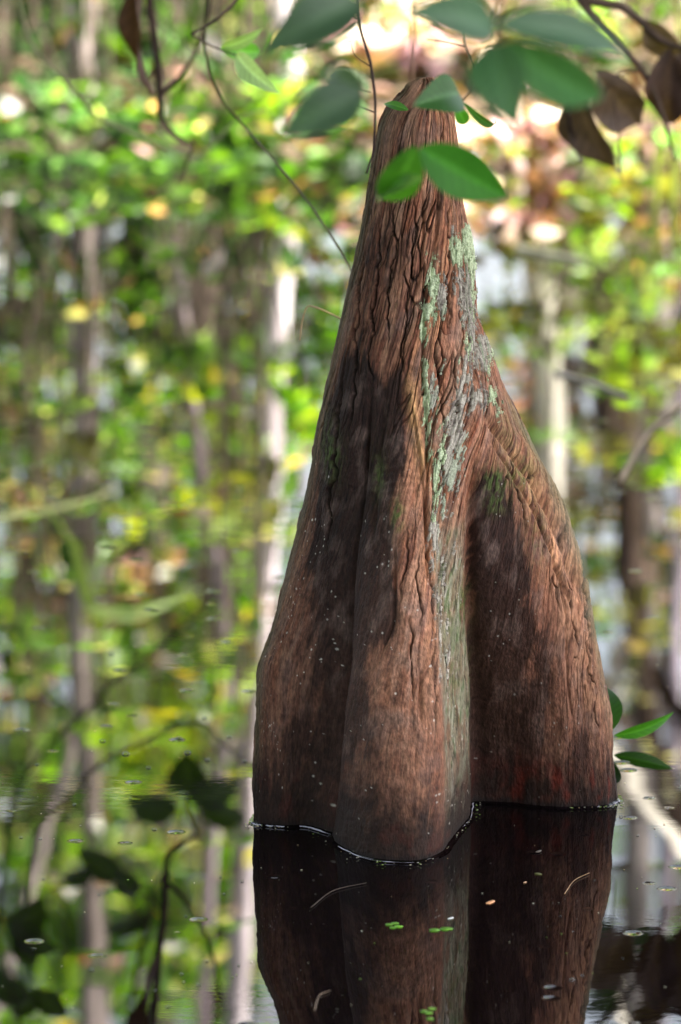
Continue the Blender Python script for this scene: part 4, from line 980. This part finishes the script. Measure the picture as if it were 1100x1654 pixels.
# a second branch, higher up: only its mirror image falls inside the picture
YL = 6.9; kl = YL / FPX
o = empty('drooping_branch', mirrored(150, 2000, YL), 'dark leafy branch seen only mirrored at the lower left of the knee', 'branch')
twig_part(o, [(M2([(150, 2000), (190, 1760), (222, 1560), (250, 1440), (290, 1350), (304, 1296)], YL), .0045, .0014),
              (M2([(236, 1500), (200, 1440), (160, 1410)], YL), .0022, .0012), (M2([(100, 1900), (30, 1650), (10, 1560)], YL), .003, .0014)], (52, 40, 32), 21)
LC = (38, 58, 22)
for k, (bx, by, tx, ty, w, rl) in enumerate([(304, 1292, 300, 1212, 66, .1), (302, 1296, 390, 1260, 60, -.2), (288, 1306, 204, 1300, 54, .2), (322, 1318, 400, 1326, 36, .4),
                                             (200, 1412, 124, 1366, 50, .2), (150, 1400, 100, 1420, 34, .1), (208, 1500, 250, 1470, 26, .3), (60, 1560, 20, 1500, 40, .3), (20, 1640, 70, 1600, 40, .1), (196, 1400, 216, 1456, 44, 0), (226, 1484, 164, 1496, 36, .3), (90, 1530, 10, 1500, 50, .2), (50, 1600, -30, 1570, 60, .2),
                                             (110, 1640, 50, 1590, 46, .1), (30, 1520, 70, 1450, 60, .2)]):
    lf = leaf(mirrored(bx, by, YL), mirrored(tx, ty, YL + .03), w * kl, o, LC, roll=rl, serr=.08, seed=30 + k)
o = empty('dead_leaf', at(246, -60, 5.5), 'curled dark brown dead leaf hanging beside the drooping branch', 'dead leaf')
leaf(at(246, -60, 5.5), at(248, 152, 5.55), 52 * kb, o, (64, 44, 34), M_DEAD, roll=.9, fold=.9, seed=40, name='blade', wave=.2)
twig_part(o, [(P2([(246, -60), (244, -200)], 5.5), .0015, .002)], (60, 48, 40), 41, 'stalk')
# 8. fine twig with pale leaves below the top edge
o = empty('leafy_twig', at(400, -60, 4.9), 'twig with pale grey green leaves left of the knee tip', 'twig')
k49 = 4.9 / FPX
twig_part(o, [(P2([(405, -80), (388, -10), (345, 35), (308, 55)], 4.9), .0022, .0012), (P2([(310, 56), (350, 78), (384, 90)], 4.9), .0010, .0008)], (72, 60, 50), 9)
leaf(at(382, 86, 4.9), at(454, 152, 4.85), 40 * k49, o, (128, 156, 128), roll=.4, seed=42)
leaf(at(356, 78, 4.9), at(422, 84, 4.95), 34 * k49, o, (84, 140, 48), roll=.1, seed=43)
leaf(at(356, 76, 4.9), at(424, 46, 4.9), 26 * k49, o, (130, 160, 110), roll=.6, seed=44)
# 9. looping thin branch top left
o = empty('bare_twig', at(25, -60, 6.2), 'thin grey looping twig across the upper left', 'twig')
twig_part(o, [(P2([(25, -60), (38, 40), (62, 88), (104, 130), (150, 182), (210, 214), (268, 238), (318, 250), (352, 224), (388, 190), (430, 176)], 6.2), .0030, .0016)], (120, 118, 88), 10)
# 10. thin vine mirrored at the left
o = empty('bare_twig', mirrored(-60, 1700, 7.2), 'thin dark vine whose curve is mirrored at the lower left', 'twig')
twig_part(o, [(M2([(-60, 1800), (0, 1460), (14, 1330), (48, 1240), (110, 1180), (180, 1110), (250, 1050), (335, 985)], 7.2), .0042, .0020)], (60, 54, 40), 11)
# 11. arching grass blades near the bank, mirrored
def blade(pts, w, colr, seed, label):
    pts = [Vector(p) for p in pts]
    b = Vector((pts[0].x - 0.75, pts[0].y + 0.9, 0.05)); o = empty('grass_blade', tuple(b), label, 'grass blade')
    sp_ = spline([tuple(b)] + [tuple(p) for p in pts], 24)
    T = np.gradient(sp_, axis=0); T /= np.linalg.norm(T, axis=1, keepdims=True)
    sd = np.cross(T, np.array([0, -0.7, 0.7])); sd /= np.linalg.norm(sd, axis=1, keepdims=True) + 1e-9
    wd = (w * np.sin(np.pi * np.linspace(0.12, 1, 24)) ** .6 * .5)[:, None]
    V = np.stack([sp_ - sd * wd, sp_ + np.cross(sd, T) * wd * .4, sp_ + sd * wd], 1).reshape(-1, 3)
    i = np.arange(72).reshape(24, 3)
    F = np.stack([i[:-1, :-1], i[:-1, 1:], i[1:, 1:], i[1:, :-1]], -1).reshape(-1, 4)
    mesh_obj('blade', V, F, M_LEAF, o, np.tile(s2l(colr), (72, 1)))
blade(M2([(-150, 800), (-60, 845), (40, 828), (110, 815), (205, 780)], 8.8), .022, (150, 158, 110), 1, 'broad pale olive grass blade arching in from the left edge')
blade(M2([(120, 880), (150, 990), (210, 996), (280, 972), (342, 942)], 8.6), .024, (150, 176, 104), 2, 'pale green grass blade arching left of the knee')
# 12. dark dead leaves and branch at the upper right
YR = 5.5; kr = YR / FPX
o = empty('drooping_branch', at(900, -120, YR), 'branch with dark brown drooping dead leaves at the upper right corner', 'branch')
twig_part(o, [(P2([(900, -120), (940, 0), (990, 62), (1036, 112), (1066, 170), (1090, 260)], YR), .006, .0018), (P2([(940, 0), (1000, 10), (1080, 70), (1170, 90)], YR), .006, .003),
              (P2([(1036, 112), (1000, 120), (975, 150)], YR), .002, .0012), (P2([(990, 150), (1000, 220), (1004, 300)], YR), .0012, .001)], (82, 66, 56), 12)
for k, (bx, by, tx, ty, w, rl, cc) in enumerate([(962, 118, 1034, 200, 96, .2, (92, 74, 68)), (930, 130, 1000, 278, 72, .6, (80, 64, 58)), (925, 150, 944, 262, 40, .9, (70, 56, 50)), (1085, 80, 1080, 200, 84, .1, (78, 58, 52)),
                                                 (1130, 60, 1120, 200, 70, .4, (74, 58, 54)), (1040, 30, 1108, 90, 60, .5, (96, 80, 66))]):
    leaf(at(bx, by, YR), at(tx, ty, YR + .05), w * kr, o, cc, M_DEAD, roll=rl, fold=.5, seed=50 + k, wave=.12)
YS = 6.8; ks = YS / FPX
o = empty('drooping_branch', mirrored(1060, 1950, YS), 'dark leafy branch seen only mirrored at the lower right of the knee', 'branch')
twig_part(o, [(M2([(1060, 1950), (1040, 1750), (1015, 1640), (990, 1560), (985, 1500)], YS), .004, .0014), (M2([(1030, 1700), (1070, 1580), (1100, 1530)], YS), .002, .0012)], (52, 40, 32), 22)
for k, (bx, by, tx, ty, w, rl) in enumerate([(990, 1500, 960, 1590, 60, .2), (985, 1570, 1015, 1500, 50, .1), (1050, 1490, 1010, 1540, 40, .1), (1060, 1560, 1105, 1510, 50, .3), (1000, 1590, 940, 1630, 50, .2), (1080, 1590, 1030, 1560, 44, .2), (990, 1480, 955, 1500, 36, .2)]):
    leaf(mirrored(bx, by, YS), mirrored(tx, ty, YS + .05), w * ks, o, (38, 56, 24), roll=rl, serr=.08, seed=60 + k)
# 13. small plant behind the right edge of the knee
b = wat(985, 1215); o = empty('seedling', (b.x, 4.42, 0), 'small green seedling in the water behind the right base of the knee', 'seedling')
kq = 4.42 / FPX
twig_part(o, [([(b.x - .01, 4.42, -.02), (b.x - .008, 4.42, .03), (b.x - .004, 4.42, .05)], .0012, .0008)], (60, 80, 40), 14, 'stem')
leaf(at(992, 1188, 4.42), at(1088, 1150, 4.44), 26 * kq, o, (50, 100, 26), roll=.6, seed=70)
leaf(at(988, 1180, 4.42), at(978, 1110, 4.46), 44 * kq, o, (40, 76, 26), roll=.1, seed=71)
# 14. pale reed stalks at the right shore
for k, (x, y0, y1, w, lb) in enumerate([(1082, 228, 330, .008, 'glowing pale yellow reed stalk at the right shore'), (1112, 250, 340, .010, 'shorter pale reed stalk at the right photo edge')]):
    Yk = 9.0; t_ = at(x, y0, Yk); o = empty('reed_stalk', (t_.x - .02, Yk, 0), lb, 'reed')
    pts = [(t_.x - .03, Yk, -.05), (t_.x - .02, Yk, .12), (t_.x, Yk, t_.z)]
    V, F = tube(spline(pts, 14), np.linspace(w, w * .6, 14), 8)
    mesh_obj('stem', V, F, M_LEAF, o, np.tile(s2l((150, 160, 80)), (len(V), 1)))
    leaf(t_, (t_.x - .03, Yk, t_.z + .02), .03, o, (120, 180, 60), roll=.3, seed=80 + k)
    leaf(t_, (t_.x + .03, Yk, t_.z + .01), .025, o, (120, 180, 60), roll=.3, seed=85 + k)
# 15. pink and cream dead leaf heap on the right bank
def heap(px, py, Y, n, sx, sz, pal, lb, seed, size=.06):
    rg = np.random.RandomState(seed); c = at(px, py, Y); g0 = float(ground_h(c.x, c.y))
    o = empty('dead_leaf_clump', (c.x, c.y, g0), lb, 'leaf clump')
    pos = np.array(c) + rg.normal(0, 1, (n, 3)) * np.array([sx, .06, sz]); pos[:, 2] = np.maximum(pos[:, 2], g0)
    V, F, cc = leaf_cloud(pos, size * rg.uniform(.7, 1.2, n), pick(pal, n, rg), asp=.7, droop=.8, seed=seed, up=.3)
    mesh_obj('leaves', V, F, M_DEAD, o, cc)
    V, F = join([tube(spline([(c.x, c.y, g0 - .03), (c.x + rg.normal(0, .02), c.y, (c.z + g0) / 2), tuple(np.array(c) + rg.normal(0, .03, 3))], 6), np.linspace(.004, .002, 6), 5) for _ in range(4)])
    mesh_obj('stem', V, F, M_WOOD, o, wcol(V, (90, 70, 56), .2, seed))
heap(856, 205, 9.6, 46, .035, .022, {'pink': 4, 'tan': 1}, 'rose pink clump of dead leaves on the right bank', 1)
heap(872, 285, 9.55, 40, .035, .02, {'pink': 4, 'brown': 1}, 'lower dusky pink clump of dead leaves at the right shore', 2)
heap(784, 225, 9.7, 46, .035, .03, {'tan': 5}, 'cream coloured clump of sunlit dead leaves beside the knee tip', 3)
# 16. sticks lying in the shallows
def stick(pts, r, colr, lb, seed):
    pts = [(p.x, p.y, p.z) for p in pts]; c = pts[0]
    o = empty('floating_stick', (c[0], c[1], 0), lb, 'stick')
    V, F = tube(spline(pts, 20), np.linspace(r, r * .6, 20), 8, .3, seed)
    mesh_obj('wood', V, F, M_WOOD, o, wcol(V, colr, .3, seed, 40, 40))
def W2(pts, z=.003): return [wat(x, y) + Vector((0, 0, z)) for x, y in pts]
stick(W2([(838, 404), (880, 412), (945, 424)], .004), .007, (176, 168, 140), 'short pale grey stick floating right of the knee, farther off', 1)
stick(W2([(900, 604), (950, 618), (1012, 642)], .002), .004, (150, 140, 130), 'grey stick floating right of the knee, halfway to the bank', 2)
stick(W2([(1000, 782), (1050, 700), (1100, 655)], .003), .004, (110, 96, 80), 'thin brown stick floating at the right photo edge', 3)

# ------------------------------------------------------------------ small things on the water
def disc_leaf(c, r, n=14, th=0.0006, notch=True, rot=0.0):
    an = rot + np.linspace(0, 2 * np.pi, n, endpoint=False)
    rr = r * (1 - (0.35 * np.exp(-((np.linspace(0, 1, n, endpoint=False) - 0.5) / .06) ** 2) if notch else 0))
    top = np.stack([c[0] + rr * np.cos(an), c[1] + rr * np.sin(an), np.full(n, c[2] + th)], -1)
    bot = top - [0, 0, th]
    V = np.concatenate([top, bot, [[c[0], c[1], c[2] + th * 1.6]]])
    F = [[k, (k + 1) % n, 2 * n] for k in range(n)] + [[k, n + k, n + (k + 1) % n, (k + 1) % n] for k in range(n)]
    return V, F
def weed(px, py, lobes, lb, colr=(112, 168, 56)):
    c = wat(px, py); o = empty('duckweed', (c.x, c.y, 0), lb, 'duckweed')
    for k, (dx, dy, r) in enumerate(lobes):
        p = wat(px + dx, py + dy); V, F = disc_leaf((p.x, p.y, .0004), r, th=.0002, rot=k * 2.1)
        mesh_obj('leaflet', V, F, M_LEAF, o, np.tile(s2l(colr) * (1 + .2 * (k % 3 - 1)), (len(V), 1)))
weed(636, 1495, [(-8, -1, .0036), (2, -3, .0034), (8, 2, .0036), (-2, 4, .003)], 'tiny four lobed duckweed floating below the middle lobe')
weed(711, 1501, [(-10, 2, .0050), (10, 0, .0054)], 'pair of round duckweed leaves right of the four lobed one')
weed(690, 1634, [(-6, 0, .003), (3, 3, .003), (8, -4, .003), (4, 12, .003)], 'tiny duckweed floating at the bottom edge of the photo')
weed(868, 1412, [(0, 0, .003), (4, 1, .002)], 'speck of duckweed at the edge of the reflection', (110, 110, 70))
def flake(px, py, r, colr, lb, name='leaf_fragment'):
    p = wat(px, py); V, F = disc_leaf((p.x, p.y, .0004), r, 9, .0003, True, px * 1.0)
    V[:, 1] += (V[:, 0] - p.x) * .9; V += np.random.RandomState(int(px)).normal(0, r * .12, V.shape) * [1, 1, .2]
    o = mesh_obj(name, V - np.array([p.x, p.y, 0]), F, M_DEAD, None, np.tile(s2l(colr), (len(V), 1))); o.location = (p.x, p.y, 0)
    tag(o, lb, 'leaf fragment')
flake(792, 1458, .0042, (210, 150, 110), 'pinkish brown leaf fragment floating on the dark reflection')
flake(848, 1426, .0017, (190, 150, 120), 'tiny pale brown fragment above and right of the pinkish one')
flake(870, 1376, .0028, (90, 80, 76), 'grey fragment floating below the right lobe')
flake(728, 1484, .0026, (210, 210, 214), 'white fragment touching the duckweed pair')
def straw(pts, r, colr, lb):
    pts = W2(pts, .0012); o = None
    V, F = tube(spline(pts, 14), np.linspace(r, r * .5, 14), 6)
    c = pts[0]; o = mesh_obj('straw', V - np.array([c.x, c.y, 0]), F, M_DEAD, None, np.tile(s2l(colr), (len(V), 1))); o.location = (c.x, c.y, 0)
    tag(o, lb, 'straw')
straw([(912, 1446), (928, 1424), (952, 1412)], .00045, (150, 118, 90), 'thin tan straw floating at the right edge of the reflection')
straw([(502, 1468), (540, 1440), (592, 1428)], .0004, (70, 58, 52), 'faint brown straw floating below the left lobe')
straw([(508, 1634), (516, 1610), (534, 1602)], .00042, (130, 110, 96), 'short straw near the bottom edge below the left lobe')

# bubbles
m, t, out = new_mat('bubble_film')
fr = t.nodes.new('ShaderNodeFresnel'); fr.inputs['IOR'].default_value = 1.45
gl = t.nodes.new('ShaderNodeBsdfGlossy'); gl.inputs['Roughness'].default_value = 0.02
tr = t.nodes.new('ShaderNodeBsdfTransparent'); tr.inputs['Color'].default_value = (.93, .95, .93, 1)
mx = t.nodes.new('ShaderNodeMixShader'); t.links.new(fr.outputs[0], mx.inputs[0]); t.links.new(tr.outputs[0], mx.inputs[1]); t.links.new(gl.outputs[0], mx.inputs[2]); t.links.new(mx.outputs[0], out.inputs['Surface'])
M_BUB = m
nb, mb = 20, 9
bv = []
for i in range(mb):
    ph = i / (mb - 1) * math.pi / 2
    for j in range(nb):
        q_ = 2 * math.pi * j / nb; bv.append((math.cos(ph) * math.cos(q_), math.cos(ph) * math.sin(q_), math.sin(ph) * .62))
bv = np.array(bv); bi = np.arange(nb * mb).reshape(mb, nb)
# the foot of each bubble flares into the water
fl = np.stack([1.5 * np.cos(2 * np.pi * np.arange(nb) / nb), 1.5 * np.sin(2 * np.pi * np.arange(nb) / nb), np.full(nb, -.02)], -1)
bF = np.stack([bi[:-1], np.roll(bi, -1, 1)[:-1], np.roll(bi, -1, 1)[1:], bi[1:]], -1).reshape(-1, 4)
bub = mesh_obj('bubble', bv, bF, M_BUB); BL = [(34,1353,6),(65,1355,6),(249,1340,8),(148,1567,9),(55,1533,7),(293,1574,7),(321,1591,8),(334,1553,8),(362,1444,6),(391,1424,6),(356,1417,5),(272,1627,8),
      (203,1218,12),(165,1197,10),(289,1193,10),(303,1216,11),(335,1228,9),(395,1230,8),(180,1057,8),(924,1583,10),(940,1576,6),(1003,1320,7),(1030,1350,5),(905,1480,4),(925,1505,4),(1006,1548,4),(1085,1510,5),(960,1422,4),
      (240,1240,8),(120,1300,6),(300,1480,5),(160,1445,5),(232,1568,5),(250,1600,6),(385,1560,6),(70,1420,5),(330,1160,7),(210,1290,5),(370,1190,8),(60,1235,7)]
USED = {}; BL.sort(key=lambda b: b[1]); SZW = {4: 'pinhead', 5: 'tiny', 6: 'small', 7: 'medium', 8: 'plump', 9: 'large', 10: 'big', 11: 'broad', 12: 'broadest'}
for k, (px, py, r) in enumerate(BL):
    o = bub if k == 0 else bub.copy()
    if k: COL.objects.link(o)
    p = wat(px, py); s_ = r * .5 * p.y / FPX * 1.05; o.location = (p.x, p.y, .0002); o.scale = (s_, s_, s_)
    side = 'left of the knee' if px < 410 else 'right of the knee'
    row = 'level with the waterline' if 1290 < py < 1400 else ('above the waterline' if py <= 1290 else ('near the bottom edge' if py > 1540 else 'below the waterline'))
    near = 'by the left edge' if px < 90 else ('in the mirrored left trunk' if px < 190 else ('by the mirrored dark branch' if px < 300 else ('between branch and knee' if px < 365 else ('just left of the knee' if px < 500 else ('close right of the knee' if px < 970 else 'by the right edge')))))
    lb = '%s bubble %s, %s' % (SZW[r], near, row.replace('near the bottom edge', 'by the bottom'))
    USED[lb] = USED.get(lb, 0) + 1
    if USED[lb] > 1: lb += ', %s' % ['', '', 'next lower', 'third down', 'fourth down'][USED[lb]]
    tag(o, lb, 'bubble', 'bubbles floating on the water')
# specks of pollen and dust
rg = np.random.RandomState(404); Vs = []; Fs = []
for k in range(260):
    px = rg.uniform(-60, 1160); py = 380 + 1300 * rg.uniform() ** .8
    cl = fbm(np.array([px / 260.]), np.array([py / 90.]), 3, 600)[0]
    if cl < -.05 and rg.uniform() < .8: continue
    p = wat(px, py); V, F = disc_leaf((p.x, p.y, .0003), rg.uniform(.0003, .0009) * (1 + (p.y - 3.5) * .18), 6, .0004, False, rg.uniform(0, 6))
    Vs.append((V, F))
for k in range(110):
    j_ = rg.randint(20, NF - 20); w_ = WLRING[j_]; od = np.array([w_[0] - WLRING[:, 0].mean(), w_[1] - Y0]); od /= np.linalg.norm(od)
    q_ = w_[:2] + od * (0.003 + abs(rg.normal(0, .006))); V, F = disc_leaf((q_[0], q_[1], .0014), rg.uniform(.0003, .0010), 6, .0004, False, rg.uniform(0, 6)); Vs.append((V, F))
V, F = join(Vs); n_ = len(V) // 13
cs = np.repeat(np.array([s2l(random.choice([(160, 154, 138), (110, 92, 70), (96, 120, 50), (130, 126, 118)])) for _ in range(n_)]), 13, 0)
tag(mesh_obj('floating_dust', V, F, M_DEAD, None, cs), kind='stuff')
